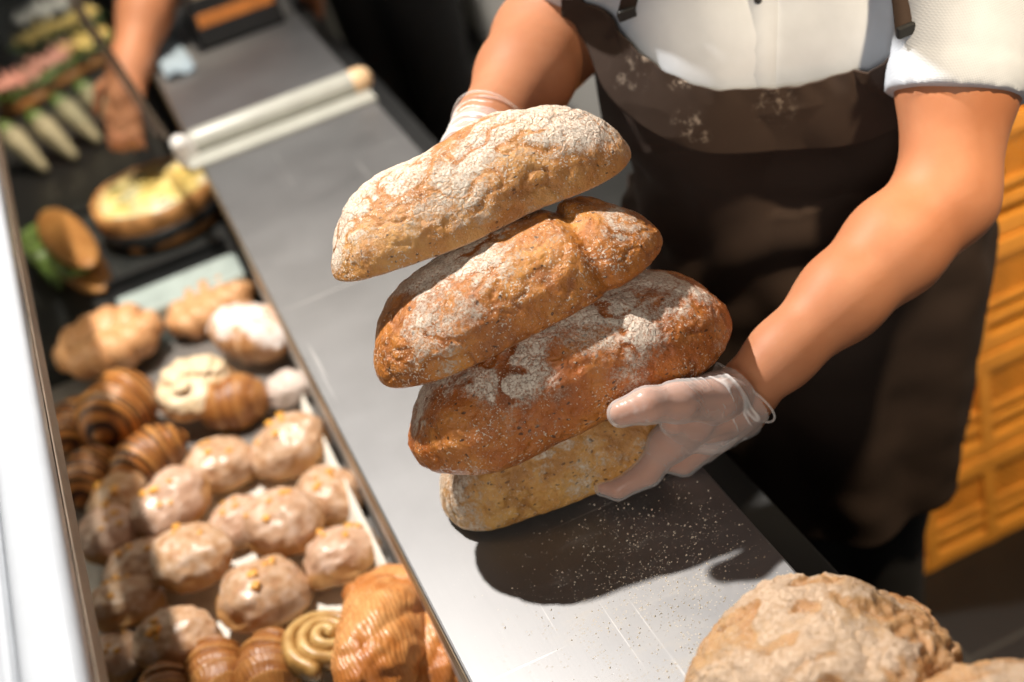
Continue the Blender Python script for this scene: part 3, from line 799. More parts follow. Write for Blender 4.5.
def straps():
    for path in (((629, 14), (633, -10), (638, -45), (644, -85), (650, -125)), ((910, 34), (908, 10), (905, -20), (900, -60), (893, -100))):
        P = [hit(x, y, 0.006) for x, y in path]; P = [p for p in P if p is not None]
        if len(P) < 3: continue
        P = spline(P, 24); V = []; F = []
        for p in P:
            for q in (-0.009, 0.009): V.append(p + Sx * q)
        for i in range(len(P) - 1): F.append([2 * i, 2 * i + 1, 2 * i + 3, 2 * i + 2])
        o = mesh('strap', V, F, APRON, AP); md = o.modifiers.new('thick', 'SOLIDIFY'); md.thickness = 0.003
        bmk = bmesh.new(); c = P[1] + Fw * 0.004
        box(bmk, c - np.array([0.010, 0.003, 0.006]), c + np.array([0.010, 0.003, 0.006]), 0.002); from_bm('buckle', bmk, DARKMETAL, AP)
straps()
def trousers():
    s = Sdf((0.48, 1.12, 0.08), (0.96, 1.62, 0.98), 0.007)
    s.chain([PELV + Sx * 0.07, PELV - Sx * 0.07], [0.108, 0.108], 0.02); s.chain([WAIST + Sx * 0.07 - Zu * 0.05, WAIST - Sx * 0.07 - Zu * 0.05], [0.10, 0.10], 0.05)
    for q, (kx, ax_) in enumerate((((0.66, 1.36, 0.47), (0.67, 1.39, 0.13)), ((0.745, 1.31, 0.47), (0.755, 1.34, 0.13)))):
        hip = PELV + Sx * (0.07 if q else -0.07) - Zu * 0.04
        s.chain([hip, kx, ax_], [0.094, 0.066, 0.050], 0.03)
    V, F = s.surface(); V = relax(V, F, 2); mesh('trousers', V, F, BLACK, person)
    for ax_ in ((0.67, 1.39, 0.09), (0.755, 1.34, 0.09)):
        s = Sdf((0.5, 1.1, -0.005), (0.9, 1.55, 0.16), 0.006); a = np.array(ax_)
        s.chain([a - Fw * 0.025 - Zu * 0.045, a + Fw * 0.115 - Zu * 0.05], [0.044, 0.038], 0.01); s.chain([a, a - Zu * 0.04], [0.043, 0.046], 0.02); s.cut((0, 0, 0.002), (0, 0, -1))
        V, F = s.surface(); mesh('shoe', V, F, BLACKPLASTIC, person)
trousers()
def headparts():
    s = Sdf(HEAD - 0.16, HEAD + 0.16, 0.006)
    s.ell(HEAD - Fw * 0.018 + Zu * 0.022, ax3, (0.086, 0.100, 0.105), 0.0)
    s.cone(HEAD - Fw * 0.10 + Zu * 0.0, HEAD - Fw * 0.13 - Zu * 0.02, 0.045, 0.03, 0.03)
    s.cut(HEAD + Fw * 0.055 + Zu * 0.045, nrm(Fw * 0.8 - Zu * 0.55)); s.cut(HEAD - Zu * 0.07, -Zu)
    V, F = s.surface(); mesh('hair', V, F, plain('dark_hair', (0.03, 0.018, 0.012), 0.5), person)
    for q in (-1, 1):
        c = HEAD + Fw * 0.082 + Zu * 0.006 + Sx * 0.030 * q
        V, F, _, _ = tube([c - Fw * 0.004, c], 0.011, 16); mesh('eye', V, F, WHITE, person)
headparts()

# ------------------------------------------------------------------ crates
def crate(z0, label, first=None):
    if first is not None:
        c = copy_tree(first); c.location.z = z0; c['label'] = label; return c
    x0, x1, y0, y1, H = 0.715, 1.235, 1.546, 1.86, 0.205
    t = thing('bread_crate', ((x0 + x1) / 2, (y0 + y1) / 2, z0), label, 'crate', 'orange slatted crates beside the wall')
    def side(xa, xb, y, nrm_y, name):
        bm = bmesh.new()
        for za, zb, o in ((0.0, 0.030, 0.0), (0.046, 0.066, 0.003), (0.078, 0.094, 0.003), (0.158, 0.168, 0.003), (0.172, 0.203, -0.004)):
            ya, yb = sorted((y + o * nrm_y, y + 0.016 * nrm_y))
            box(bm, (xa, ya, z0 + za), (xb, yb, z0 + zb), 0.003)
        n = 4
        for i in range(n + 1):
            xc = xa + 0.014 + (xb - xa - 0.028) * i / n; ya, yb = sorted((y - 0.002 * nrm_y, y + 0.018 * nrm_y))
            box(bm, (xc - 0.012, ya, z0 + 0.0), (xc + 0.012, yb, z0 + 0.2), 0.003)
        from_bm(name, bm, ORANGE, t)
        bm = bmesh.new()                                   # woven lattice panel
        nb = int((xb - xa) / 0.016)
        for i in range(nb):
            xc = xa + 0.02 + (xb - xa - 0.04) * (i + 0.5) / nb
            for sgn in (-1, 1):
                r = Matrix.Rotation(sgn * 0.75, 3, 'Y'); c = Vector((xc, y + 0.010 * nrm_y, z0 + 0.126))
                box(bm, c - Vector((0.0022, 0.002, 0.042)), c + Vector((0.0022, 0.002, 0.042)), 0, 1, r, c)
        from_bm('lattice', bm, ORANGE, t)
    side(x0, x1, y0, 1, 'front_side'); side(x0, x1, y1, -1, 'back_side')
    for xa, xb in ((x0, x0 + 0.016), (x1 - 0.016, x1)):
        bm = bmesh.new()
        for za, zb in ((0.0, 0.030), (0.046, 0.094), (0.11, 0.150), (0.158, 0.203)): box(bm, (xa, y0, z0 + za), (xb, y1, z0 + zb), 0.003)
        for i in range(4):
            yc = y0 + 0.014 + (y1 - y0 - 0.028) * i / 3; box(bm, (xa, yc - 0.012, z0), (xb, yc + 0.012, z0 + 0.2), 0.002)
        from_bm('end_side', bm, ORANGE, t)
    bm = bmesh.new(); box(bm, (x0 + 0.01, y0 + 0.01, z0 + 0.004), (x1 - 0.01, y1 - 0.01, z0 + 0.012)); from_bm('bottom', bm, ORANGE, t)
    return t
cr0 = crate(0.0, 'orange slatted crate at the bottom of the stack, standing on the dark floor')
for k, w in enumerate(('second crate up in the orange stack behind the brown apron', 'third crate up in the orange stack, level with the apron skirt',
                       'fourth crate up in the orange stack, just below the elbow', 'topmost orange crate of the stack beside the elbow')):
    crate(0.207 * (k + 1), w, cr0)

# ------------------------------------------------------------------ pastries
DZ = 0.70
def sheetpaper():
    V = []; F = []; nx, ny = 30, 50
    for j in range(ny):
        for i in range(nx):
            x = -0.225 + 0.30 * i / (nx - 1); y = 1.08 + 0.62 * j / (ny - 1)
            e = max(0, (i - 26) / 3) ** 2
            V.append((x - 0.0 * e, y, DZ + 0.0025 + 0.0012 * noise.noise(Vector((x * 20, y * 20, 0))) + 0.05 * e))
    for j in range(ny - 1):
        for i in range(nx - 1): F.append([j * nx + i, j * nx + i + 1, (j + 1) * nx + i + 1, (j + 1) * nx + i])
    o = mesh('parchment_sheet', V, F, PAPER); md = o.modifiers.new('thick', 'SOLIDIFY'); md.thickness = 0.0012; md.offset = 1
    tag(o, 'white parchment sheet under the glazed buns with a curled edge', 'paper')
sheetpaper()
def glaze_mat():
    m = Mat('glazed_bun'); co = m.co(); h = m.attr('top')
    n = m.noise(co, 28, 5, 0.6); n2 = m.noise(co, 70, 4)
    dough = m.ramp(n, (0.3, (0.34, 0.15, 0.045)), (0.7, (0.60, 0.34, 0.13)))
    gl = m.ramp(n2, (0.34, (0.38, 0.18, 0.065)), (0.50, (0.51, 0.31, 0.165)), (0.66, (0.64, 0.47, 0.34)))
    pk = m.n('ObjectInfo').outputs['Random']
    gl = m.mix(m.math('MULTIPLY', pk, 0.45), gl, (0.72, 0.50, 0.43))
    edge = m.step(m.math('ADD', h, m.math('MULTIPLY', m.math('SUBTRACT', n, 0.5), 0.9)), 0.44, 0.56)
    m.p(Base_Color=m.mix(edge, dough, gl), Roughness=m.math('SUBTRACT', 0.55, m.math('MULTIPLY', edge, 0.18)), Coat_Weight=m.math('MULTIPLY', edge, 0.05), Coat_Roughness=0.15,
        Normal=m.bump(m.math('ADD', m.math('MULTIPLY', n2, 0.6), m.math('MULTIPLY', edge, 0.6)), 0.5, 0.002), Subsurface_Weight=0.05, Subsurface_Radius=(0.01, 0.006, 0.004))
    return m.m
GLAZE = glaze_mat()
PEEL = plain('candied_peel', (0.72, 0.34, 0.05), 0.35, var=0.2)
def blob(name, r, hgt, mat, seed, parent=None, amp=0.06, nu=40, nv=56, flat=0.55, ex=2.4):
    V = []; T = []; F = []
    for i in range(nu + 1):
        a = -PI / 2 + PI * i / nu
        for j in range(nv):
            b = 2 * PI * j / nv
            ca = abs(math.cos(a)) ** (2 / ex); sa = math.copysign(abs(math.sin(a)) ** (2 / ex), a)
            p = Vector((ca * math.cos(b), ca * math.sin(b), sa))
            d = 1 + amp * noise.noise(p * 1.6 + Vector((seed, 0, 0))) + amp * 0.5 * noise.noise(p * 4.5 + Vector((0, seed, 0)))
            z = p.z * d; z = z if z > 0 else z * flat
            V.append((p.x * d * r, p.y * d * r, (z + flat) / (1 + flat) * hgt)); T.append(min(1, max(0, (z + flat) / (1 + flat))))
    for i in range(nu):
        for j in range(nv):
            k = (j + 1) % nv; F.append([i * nv + j, i * nv + k, (i + 1) * nv + k, (i + 1) * nv + j])
    return np.array(V), F, np.array(T)
def rotmat(rx, ry, rz): return np.array(Matrix.Rotation(rz, 3, 'Z') @ Matrix.Rotation(ry, 3, 'Y') @ Matrix.Rotation(rx, 3, 'X'))
def put(name, V, F, mat, loc, rot=(0, 0, 0), attrs=None, parent=None):
    o = mesh(name, np.array(V) @ rotmat(*rot).T + np.array(loc), F, mat, parent, attrs=attrs, origin=None if parent else loc); return o
bun_protos = []
buns = [  # px, py, radius px, layer lift, label
    (294, 443, 41, 0.005, 'pinkest glazed bun beside the curled paper near the counter edge, uppermost in its column'),
    (327, 490, 36, 0.000, 'pink glazed bun half covered by the bun below it, close to the steel edge'),
    (342, 556, 42, 0.000, 'shiny pale pink glazed bun next to the orange twisted pastry'),
    (281, 521, 43, 0.018, 'glazed bun with orange peel lying over its pink neighbour, left of the pale shiny bun'),
    (216, 463, 37, 0.006, 'brown glazed bun just below the nut topped pastry'),
    (173, 499, 41, 0.020, 'wrinkled glazed bun raised on the heap, upper left of the bun field'),
    (121, 496, 35, 0.000, 'dull beige bun just under the striped chocolate croissants'),
    (236, 516, 33, 0.000, 'small glazed bun mostly hidden in the middle of the heap'),
    (191, 558, 45, 0.026, 'large glazed bun with a peel strip on its edge, in the middle of the heap'),
    (257, 594, 46, 0.006, 'large glazed bun with bright peel on top, lowest of the middle column'),
    (104, 533, 36, 0.012, 'split brown bun touching the white rail'),
    (139, 562, 36, 0.000, 'beige bun wedged between the rail side buns and the large middle bun'),
    (121, 604, 38, 0.012, 'crumbly bun by the white rail, below the split bun'),
    (172, 637, 42, 0.010, 'glazed bun with peel dots at the bottom of the heap above the croissants'),
    (111, 655, 34, 0.000, 'brown bun cut off by the white rail at the bottom left'),
]
for k, (px, py, rp, lift, lab) in enumerate(buns):
    p = atz(px, py, DZ + 0.035 + lift); d = float((p - CAM) @ (M @ np.array([0, 0, 1.0])))
    r = rp * d / FPX * 0.95
    V, F, T = blob('b', r, r * 1.22, None, k * 3.7 + 1, amp=0.11); V = V * np.array([1.10, 0.94, 1.0])
    base = np.array([p[0], p[1], DZ + 0.004 + lift])
    rot = (rng.uniform(-.25, .25), rng.uniform(-.25, .25), rng.uniform(0, 6))
    o = put('glazed_bun', V, F, GLAZE, base, rot, {'top': T}); tag(o, lab, 'bun', 'glazed buns in the display')
    R = rotmat(*rot)
    for q in range(5):                                  # bits of peel stuck on the glaze
        a = rng.uniform(0, 6.28); e = rng.uniform(0.1, 0.8)
        idx = np.argmin(np.linalg.norm(V - np.array([r * e * math.cos(a), r * e * math.sin(a), r * 1.4]), axis=1))
        c = V[idx] @ R.T + base
        bmq = bmesh.new(); s_ = r * rng.uniform(0.05, 0.11)
        box(bmq, c - np.array([s_ * 1.2, s_, s_ * 0.6]), c + np.array([s_ * 1.2, s_, s_ * 0.6]), s_ * 0.35, 2, Matrix.Rotation(a, 3, 'Z'))
        from_bm('candied_peel', bmq, PEEL, o, True)

# croissant-like things: a crescent of overlapping rolled layers
def pastry_mat(name, dark, mid, light, stripe=None, rough=0.38, sugar=0.0, freq=30.0):
    m = Mat(name); co = m.co(); u = m.attr('u')
    n = m.noise(co, 40, 5, 0.6)
    ridge = m.attr('ridge')
    tone = m.math('ADD', m.math('MULTIPLY', n, 0.7), m.math('MULTIPLY', ridge, 0.35))
    c = m.ramp(tone, (0.25, dark), (0.5, mid), (0.8, light))
    fl = m.n('TexWave', Vector=m.vm('ADD', co, m.vm('SCALE', m.n('TexNoise', Vector=co, Scale=20.0).outputs['Color'], sc=0.03)), Scale=60.0, Distortion=2.0).outputs['Fac']
    c = m.mix(m.math('MULTIPLY', fl, 0.25), c, dark)
    if stripe is not None:
        s = m.math('FRACT', m.math('MULTIPLY', m.math('ADD', u, m.math('MULTIPLY', n, 0.03)), freq))
        c = m.mix(m.step(m.math('ABSOLUTE', m.math('SUBTRACT', s, 0.5)), 0.25, 0.14), c, stripe)
    if sugar:
        sg_ = m.step(m.math('ADD', m.noise(co, 24, 6, 0.7), m.math('MULTIPLY', m.attr('top'), 0.35)), 0.80 - sugar * 0.3, 0.95 - sugar * 0.3)
        c = m.mix(sg_, c, (0.82, 0.74, 0.70))
    m.p(Base_Color=c, Roughness=rough, Normal=m.bump(m.math('ADD', n, m.math('MULTIPLY', fl, 0.5)), 0.5, 0.002))
    return m.m
def croissant(L, R, bend, ridges, seed, nu=120, nv=40, lean=0.0):
    V = []; F = []; U = []; T = []; RG = []
    for i in range(nu):
        x = -1 + 2 * i / (nu - 1)
        ph = x * bend
        cx, cy = (math.sin(ph) / max(bend, 1e-3)) * L, -((1 - math.cos(ph)) / max(bend, 1e-3)) * L
        w = max(0.03, (1 - abs(x) ** 2.4)) ** 0.58
        s = (abs(x) * ridges / 2 + 0.5) % 1.0 if ridges > 0.1 else 0.0
        rd = 0.90 + 0.11 * (1 - s) + 0.02 * noise.noise(Vector((x * 9, seed, 2)))
        rr = R * w * rd
        for j in range(nv):
            a = 2 * PI * j / nv
            dr = 1 + 0.05 * noise.noise(Vector((x * 4 + seed, math.cos(a), math.sin(a))))
            off = rr * math.cos(a) * dr
            V.append((cx + math.sin(ph) * off, cy + math.cos(ph) * off, R * 0.7 + max(-0.68 * R, rr * math.sin(a) * dr * 0.92)))
            U.append((x + 1) / 2 + 0.02 * math.cos(a)); T.append(0.5 + 0.5 * math.sin(a)); RG.append(min(1, max(0, (rd - 0.9) / 0.11)))
    for i in range(nu - 1):
        for j in range(nv):
            k = (j + 1) % nv; F.append([i * nv + j, (i + 1) * nv + j, (i + 1) * nv + k, i * nv + k])
    F.append(list(range(nv))); F.append([(nu - 1) * nv + j for j in range(nv)][::-1])
    return np.array(V), F, {'u': U, 'top': T, 'ridge': RG}
P_GOLD = pastry_mat('croissant_gold', (0.24, 0.065, 0.012), (0.54, 0.19, 0.04), (0.78, 0.42, 0.16))
P_CHOC = pastry_mat('striped_croissant', (0.28, 0.09, 0.018), (0.50, 0.20, 0.045), (0.64, 0.32, 0.09), stripe=(0.035, 0.010, 0.004), freq=9)
P_TAN = pastry_mat('pastry_tan', (0.32, 0.12, 0.035), (0.54, 0.25, 0.09), (0.70, 0.40, 0.20))
P_SUG = pastry_mat('pastry_sugared', (0.34, 0.13, 0.04), (0.56, 0.28, 0.11), (0.72, 0.44, 0.22), sugar=0.30)
P_BROWN = pastry_mat('pastry_brown', (0.16, 0.05, 0.012), (0.34, 0.13, 0.03), (0.50, 0.24, 0.07))
def place(name, geo, mat, px, py, zc, base_z, rot, label, cat, group=None):
    V, F, at = geo; p = atz(px, py, zc); o = put(name, V, F, mat, (p[0], p[1], base_z), rot, at)
    return tag(o, label, cat, group)
GC = 'croissants in the display'
place('striped_croissant', croissant(0.066, 0.058, 0.4, 3, 1), P_CHOC, 118, 408, DZ + 0.07, DZ + 0.028, (0, 0, 0.75), 'brown croissant with dark chocolate stripes lying on top of the others', 'croissant', GC)
place('striped_croissant', croissant(0.062, 0.044, 0.5, 5, 4), P_CHOC, 148, 456, DZ + 0.035, DZ + 0.002, (0, 0, 0.45), 'striped croissant in shade, partly under the topmost striped one, touching the buns', 'croissant', GC)
place('striped_croissant', croissant(0.058, 0.042, 0.5, 5, 6), P_CHOC, 72, 425, DZ + 0.035, DZ + 0.002, (0, 0, 1.0), 'striped croissant mostly hidden beside the white rail, upper one', 'croissant', GC)
place('striped_croissant', croissant(0.058, 0.042, 0.5, 5, 8), P_CHOC, 88, 475, DZ + 0.035, DZ + 0.002, (0, 0, 0.9), 'striped croissant by the white rail just above the beige bun', 'croissant', GC)

def twist(n_strand, L, R, amp, turns, seed, nu=110, nv=18, taper=0.7):
    VV = []; FF = []; at = {'u': [], 'top': [], 'ridge': []}
    for s in range(n_strand):
        pts = []; rad = []
        for i in range(nu):
            x = -1 + 2 * i / (nu - 1); t = turns * PI * x + 2 * PI * s / n_strand
            w = max(0.15, 1 - abs(x) ** 3) ** taper
            pts.append((x * L, amp * math.sin(t) * w, R + 0.45 * amp * math.sin(2 * t) * w * 0.6 + R * 0.3)); rad.append(R * (0.75 + 0.35 * w) * (1 + 0.12 * noise.noise(Vector((x * 6, s, seed)))))
        V, F, U, W = tube(pts, rad, nv); b = len(VV)
        VV += list(V); FF += [[q + b for q in f] for f in F]
        at['u'] += list(U); at['top'] += list(np.clip(V[:, 2] / (2.4 * R), 0, 1)); at['ridge'] += list(np.clip(V[:, 2] / (2 * R), 0, 1))
    return np.array(VV), FF, at
place('braided_pastry', twist(3, 0.070, 0.0225, 0.044, 1.5, 1.5), P_TAN, 106, 338, DZ + 0.06, DZ + 0.026, (0.1, 0.05, 0.1), 'tan braided bun above the striped croissants', 'pastry', 'braided pastries')
place('braided_pastry', twist(3, 0.062, 0.0195, 0.038, 1.5, 3.5), P_TAN, 208, 302, DZ + 0.04, DZ + 0.006, (0, 0, 0.25), 'pinkish braided pastry behind the sugared pastry near the pale divider', 'pastry', 'braided pastries')
place('sugared_pastry', croissant(0.075, 0.050, 0.6, 5, 12), P_SUG, 250, 332, DZ + 0.05, DZ + 0.016, (0, 0.1, -0.9), 'croissant covered in white icing sugar against the steel counter', 'pastry')
# nut-topped round pastry on a brown base
def nut_pastry():
    p = atz(192, 378, DZ + 0.07); V, F, T = blob('n', 0.060, 0.055, None, 41, amp=0.12)
    loc = (p[0], p[1], DZ + 0.03)
    m = Mat('cream_topping'); co = m.co(); n = m.noise(co, 40, 5, 0.6)
    m.p(Base_Color=m.mix(m.step(m.attr('top'), 0.4, 0.6), (0.42, 0.2, 0.07), m.ramp(n, (0.35, (0.55, 0.36, 0.17)), (0.6, (0.78, 0.65, 0.45)))), Roughness=0.5, Normal=m.bump(n, 0.8, 0.004))
    t = put('nut_pastry', V, F, m.m, loc, (0.1, 0, 0), {'top': T}); tag(t, 'round pastry with pale nutty cream topping between the braids and the buns', 'pastry')
    for q in range(26):
        a = rng.uniform(0, 6.28); e = rng.uniform(0, 0.85); i = np.argmin(np.linalg.norm(V - np.array([0.056 * e * math.cos(a), 0.056 * e * math.sin(a), 0.06]), axis=1))
        c = V[i] + np.array(loc); V2, F2, _ = blob('c', 0.010 * rng.uniform(0.7, 1.3), 0.010, None, q, nu=8, nv=12, amp=0.3)
        put('nut_piece', V2 + c - np.array([0, 0, 0.003]), F2, plain('nut_cream', (0.74, 0.58, 0.38), 0.5) if q == 0 else bpy.data.materials['nut_cream'], (0, 0, 0), (0, 0, 0), None, t)
nut_pastry()
place('rolled_pastry', croissant(0.055, 0.045, 0.3, 4, 22), P_BROWN, 232, 402, DZ + 0.035, DZ + 0.002, (0, 0, -0.3), 'dark brown rolled pastry under the nut topped one', 'pastry')
V, F, T = blob('w', 0.034, 0.045, None, 77, amp=0.12)
p = atz(286, 386, DZ + 0.03); o = put('iced_bun', V, F, plain('white_icing', (0.62, 0.52, 0.46), 0.3, var=0.1, scale=60, bump=0.3), (p[0], p[1], DZ + 0.004), (0, 0, 0), {'top': T}); tag(o, 'small white iced bun against the steel counter below the sugared pastry', 'bun')

# flaky danishes and croissants along the bottom edge of the picture
def rope(L, R, n, turns, seed, bow=0.0):
    m_ = R + 0.03; s = Sdf((-L - 0.03, -m_ - abs(bow), -0.01), (L + 0.03, m_ + abs(bow), 2 * m_), 0.0026); rg = random.Random(seed)
    for i in range(n):
        a0 = 2 * PI * i / n + rg.uniform(-.2, .2); pts = []; rad = []; rr = R * rg.uniform(0.50, 0.66)
        for k in range(15):
            x = -1 + 2 * k / 14; w = max(0.02, 1 - abs(x) ** 2.4) ** 0.6; a = a0 + turns * PI * x
            pts.append(np.array([x * L * (1 + 0.04 * math.sin(i * 3)), bow * x * x + math.cos(a) * R * 0.62 * w, R * 0.85 + math.sin(a) * R * 0.58 * w])); rad.append(rr * (0.35 + 0.65 * w))
        s.chain(pts, rad, 0.0008)
    s.cut((0, 0, 0), (0, 0, -1)); V, F = s.surface(); V = relax(V, F, 1, 0.4)
    P = V.copy()
    for k, p in enumerate(V):
        q = Vector(p) + Vector((seed, 0, 0)); P[k] += np.array(noise.noise_vector(q * 70)) * 0.0022
    z = np.clip(P[:, 2] / (2 * R), 0, 1)
    return P, F, {'u': (P[:, 0] / L + 1) / 2, 'top': z, 'ridge': np.clip(np.hypot(P[:, 1], P[:, 2] - R * 0.85) / R - 0.3, 0, 1)}
place('flaky_croissant', rope(0.062, 0.036, 6, 0.55, 31, 0.012), P_GOLD, 398, 592, DZ + 0.055, DZ + 0.012, (0.1, 0, -0.5), 'orange flaky croissant tucked under the steel counter edge', 'croissant', GC)
place('flaky_croissant', rope(0.088, 0.043, 7, 0.45, 33, 0.01), P_GOLD, 380, 640, DZ + 0.08, DZ + 0.040, (0, 0.15, 1.15), 'large glossy orange twisted croissant in front, beside the spiral pastry', 'croissant', GC)
place('flaky_croissant', rope(0.068, 0.036, 6, 0.5, 35, -0.01), P_GOLD, 432, 640, DZ + 0.045, DZ + 0.004, (0, 0, 1.3), 'flaky croissant between the large twisted one and the steel edge', 'croissant', GC)
place('brown_croissant', croissant(0.055, 0.040, 0.5, 5, 36), P_BROWN, 267, 664, DZ + 0.04, DZ + 0.004, (0, 0, 1.2), 'dark brown croissant left of the spiral pastry', 'croissant', GC)
place('brown_croissant', croissant(0.055, 0.038, 0.5, 5, 37), P_BROWN, 216, 672, DZ + 0.035, DZ + 0.004, (0, 0, 1.5), 'brown croissant at the bottom edge, second from the white rail', 'croissant', GC)
place('brown_croissant', croissant(0.050, 0.036, 0.5, 5, 38), P_BROWN, 166, 690, DZ + 0.035, DZ + 0.004, (0, 0, 1.4), 'brown croissant at the bottom edge nearest the white rail', 'croissant', GC)
def spiral():
    pts = []; rad = []
    for i in range(150):
        t = i / 149; a = t * 5.2 * PI; r = 0.006 + 0.040 * t
        pts.append((r * math.cos(a), r * math.sin(a), 0.026 + 0.010 * (1 - t))); rad.append(0.0088 * (0.8 + 0.3 * t))
    V, F, U, W = tube(pts, rad, 12); V = V * np.array([1, 1, 1.5]) - np.array([0, 0, 0.016])
    m = Mat('spiral_pastry'); co = m.co(); n = m.noise(co, 60, 4)
    c = m.ramp(m.math('ADD', m.attr('top'), m.math('MULTIPLY', m.math('SUBTRACT', n, 0.5), 0.8)), (0.35, (0.09, 0.05, 0.015)), (0.6, (0.42, 0.22, 0.06)), (0.85, (0.64, 0.43, 0.17)))
    m.p(Base_Color=c, Roughness=0.35, Normal=m.bump(n, 0.5, 0.002))
    return (V, F, {'top': np.clip(V[:, 2] / 0.055, 0, 1), 'u': U}), m.m
g, mm = spiral()
place('spiral_pastry', g, mm, 318, 640, DZ + 0.05, DZ + 0.016, (0.15, 0.25, 0.4), 'coiled spiral pastry with pale rim beside the large twisted croissant', 'pastry')

# ------------------------------------------------------------------ rear part of the display
def quiche():
    p = atz(150, 184, 0.79); t = thing('quiche', (p[0], p[1], DZ), 'round yellow quiche with green herbs in a dark tin', 'quiche')
    def lathe(prof, mat, name, n=64, wob=0.0):
        V = []; F = []
        for r, z in prof:
            for j in range(n):
                a = 2 * PI * j / n; w = 1 + wob * noise.noise(Vector((math.cos(a) * 3, math.sin(a) * 3, z * 20)))
                V.append((p[0] + r * w * math.cos(a), p[1] + r * w * math.sin(a), DZ + z))
        for i in range(len(prof) - 1):
            for j in range(n): k = (j + 1) % n; F.append([i * n + j, i * n + k, (i + 1) * n + k, (i + 1) * n + j])
        F.append([(len(prof) - 1) * n + j for j in range(n)])
        return mesh(name, V, F, mat, t)
    lathe([(0.0, 0.002), (0.104, 0.002), (0.122, 0.050), (0.126, 0.050), (0.108, 0.0), (0.0, 0.0)][::-1], BLACKPLASTIC, 'baking_tin')
    lathe([(0.113, 0.01), (0.120, 0.062), (0.121, 0.082), (0.114, 0.085), (0.108, 0.078), (0.0, 0.078)], plain('quiche_crust', (0.42, 0.19, 0.06), 0.5, var=0.35, scale=40), 'crust', wob=0.05)
    m = Mat('quiche_filling'); co = m.co(); n = m.noise(co, 18, 5); n2 = m.noise(co, 34, 3)
    c = m.ramp(n, (0.32, (0.60, 0.36, 0.06)), (0.48, (0.78, 0.60, 0.22)), (0.62, (0.84, 0.76, 0.55)))
    c = m.mix(m.step(n2, 0.57, 0.63), c, (0.13, 0.17, 0.04)); m.p(Base_Color=c, Roughness=0.4, Normal=m.bump(n, 0.6, 0.004))
    lathe([(0.109, 0.074), (0.106, 0.082), (0.07, 0.086), (0.03, 0.088), (0.0, 0.089)], m.m, 'filling', wob=0.04)
quiche()
def tray():
    bm = bmesh.new(); box(bm, (-0.15, 2.20, DZ), (0.075, 2.33, DZ + 0.008), 0.002); box(bm, (-0.15, 2.20, DZ), (0.075, 2.21, DZ + 0.028), 0.002); box(bm, (-0.15, 2.32, DZ), (0.075, 2.33, DZ + 0.028), 0.002)
    tag(from_bm('baking_tray', bm, BLACKPLASTIC), 'black shallow baking tray in front of the quiche', 'tray')
tray()
LETT = plain('lettuce', (0.11, 0.17, 0.035), 0.45, var=0.5, scale=50)
HAM = plain('ham', (0.62, 0.30, 0.24), 0.45, var=0.3, scale=40)
CHEESE = plain('cheese', (0.72, 0.52, 0.16), 0.45, var=0.25, scale=30)
def ruffle(c, L, w, ang, seed, n=40, m_=7, hgt=0.02):
    V = []; F = []; d = np.array([math.cos(ang), math.sin(ang), 0]); q = np.array([-math.sin(ang), math.cos(ang), 0])
    for i in range(n):
        for j in range(m_):
            x = -1 + 2 * i / (n - 1); y = -1 + 2 * j / (m_ - 1)
            V.append(np.array(c) + d * x * L + q * y * w * (1 - 0.3 * x * x) + Zu * (hgt * noise.noise(Vector((x * 6, y * 2.5, seed))) * (0.3 + abs(y)) + 0.3 * hgt))
    for i in range(n - 1):
        for j in range(m_ - 1): F.append([i * m_ + j, (i + 1) * m_ + j, (i + 1) * m_ + j + 1, i * m_ + j + 1])
    return V, F
def sandwich():
    p = atz(62, 245, 0.76); t = thing('sandwich', (p[0], p[1], DZ), 'brown roll sandwich with green lettuce by the white rail', 'sandwich')
    for nm, z, s in (('bread_half', 0.0, 1), ('bread_half', 0.052, 1)):
        V, F, at = croissant(0.155, 0.040, 0.05, 0.01, z * 90 + 1, 60, 32); V[:, 2] *= 0.62
        V = V @ rotmat(0, 0, 1.75).T + np.array([p[0] + 0.012, p[1], DZ + z]); mesh(nm, V, F, P_BROWN, t, attrs=at)
    V, F = ruffle((p[0] - 0.018, p[1], DZ + 0.050), 0.14, 0.044, 1.75, 3.0, hgt=0.03); o = mesh('lettuce_leaf', V, F, LETT, t); o.modifiers.new('t', 'SOLIDIFY').thickness = 0.002
sandwich()
GW = 'wrap halves in a row'
for k, (px, py, lab) in enumerate(((14, 140, 'first wrap half from the white rail in the dark tray'), (44, 128, 'second wrap half from the white rail'), (68, 112, 'third wrap half from the white rail'), (92, 98, 'fourth wrap half, farthest from the white rail'))):
    p = atz(px, py - 6, 0.80); t = thing('wrap_half', (p[0], p[1], DZ), lab + ', pale green and beige', 'wrap', GW)
    V, F, U, W = tube([(p[0] + 0.030, p[1] - 0.055, DZ + 0.026), (p[0] + 0.014, p[1] - 0.02, DZ + 0.05), (p[0] - 0.006, p[1] + 0.02, DZ + 0.085)], [0.010, 0.018, 0.026], 20, True, 2)
    mesh('tortilla', V, F, plain('tortilla', (0.36, 0.32, 0.20), 0.6, var=0.3, scale=40) if k == 0 else bpy.data.materials['tortilla'], t)
    V, F, U, W = tube([(p[0] - 0.010, p[1] + 0.028, DZ + 0.092), (p[0] - 0.016, p[1] + 0.040, DZ + 0.103)], 0.020, 20, True, 2)
    mesh('filling', V, F, LETT, t)
bm = bmesh.new(); box(bm, (-0.30, 2.70, DZ), (0.03, 3.12, DZ + 0.012), 0.003); tag(from_bm('serving_tray', bm, BLACKPLASTIC), 'black tray carrying the wrap halves', 'tray')
GS = 'open sandwiches at the far end'
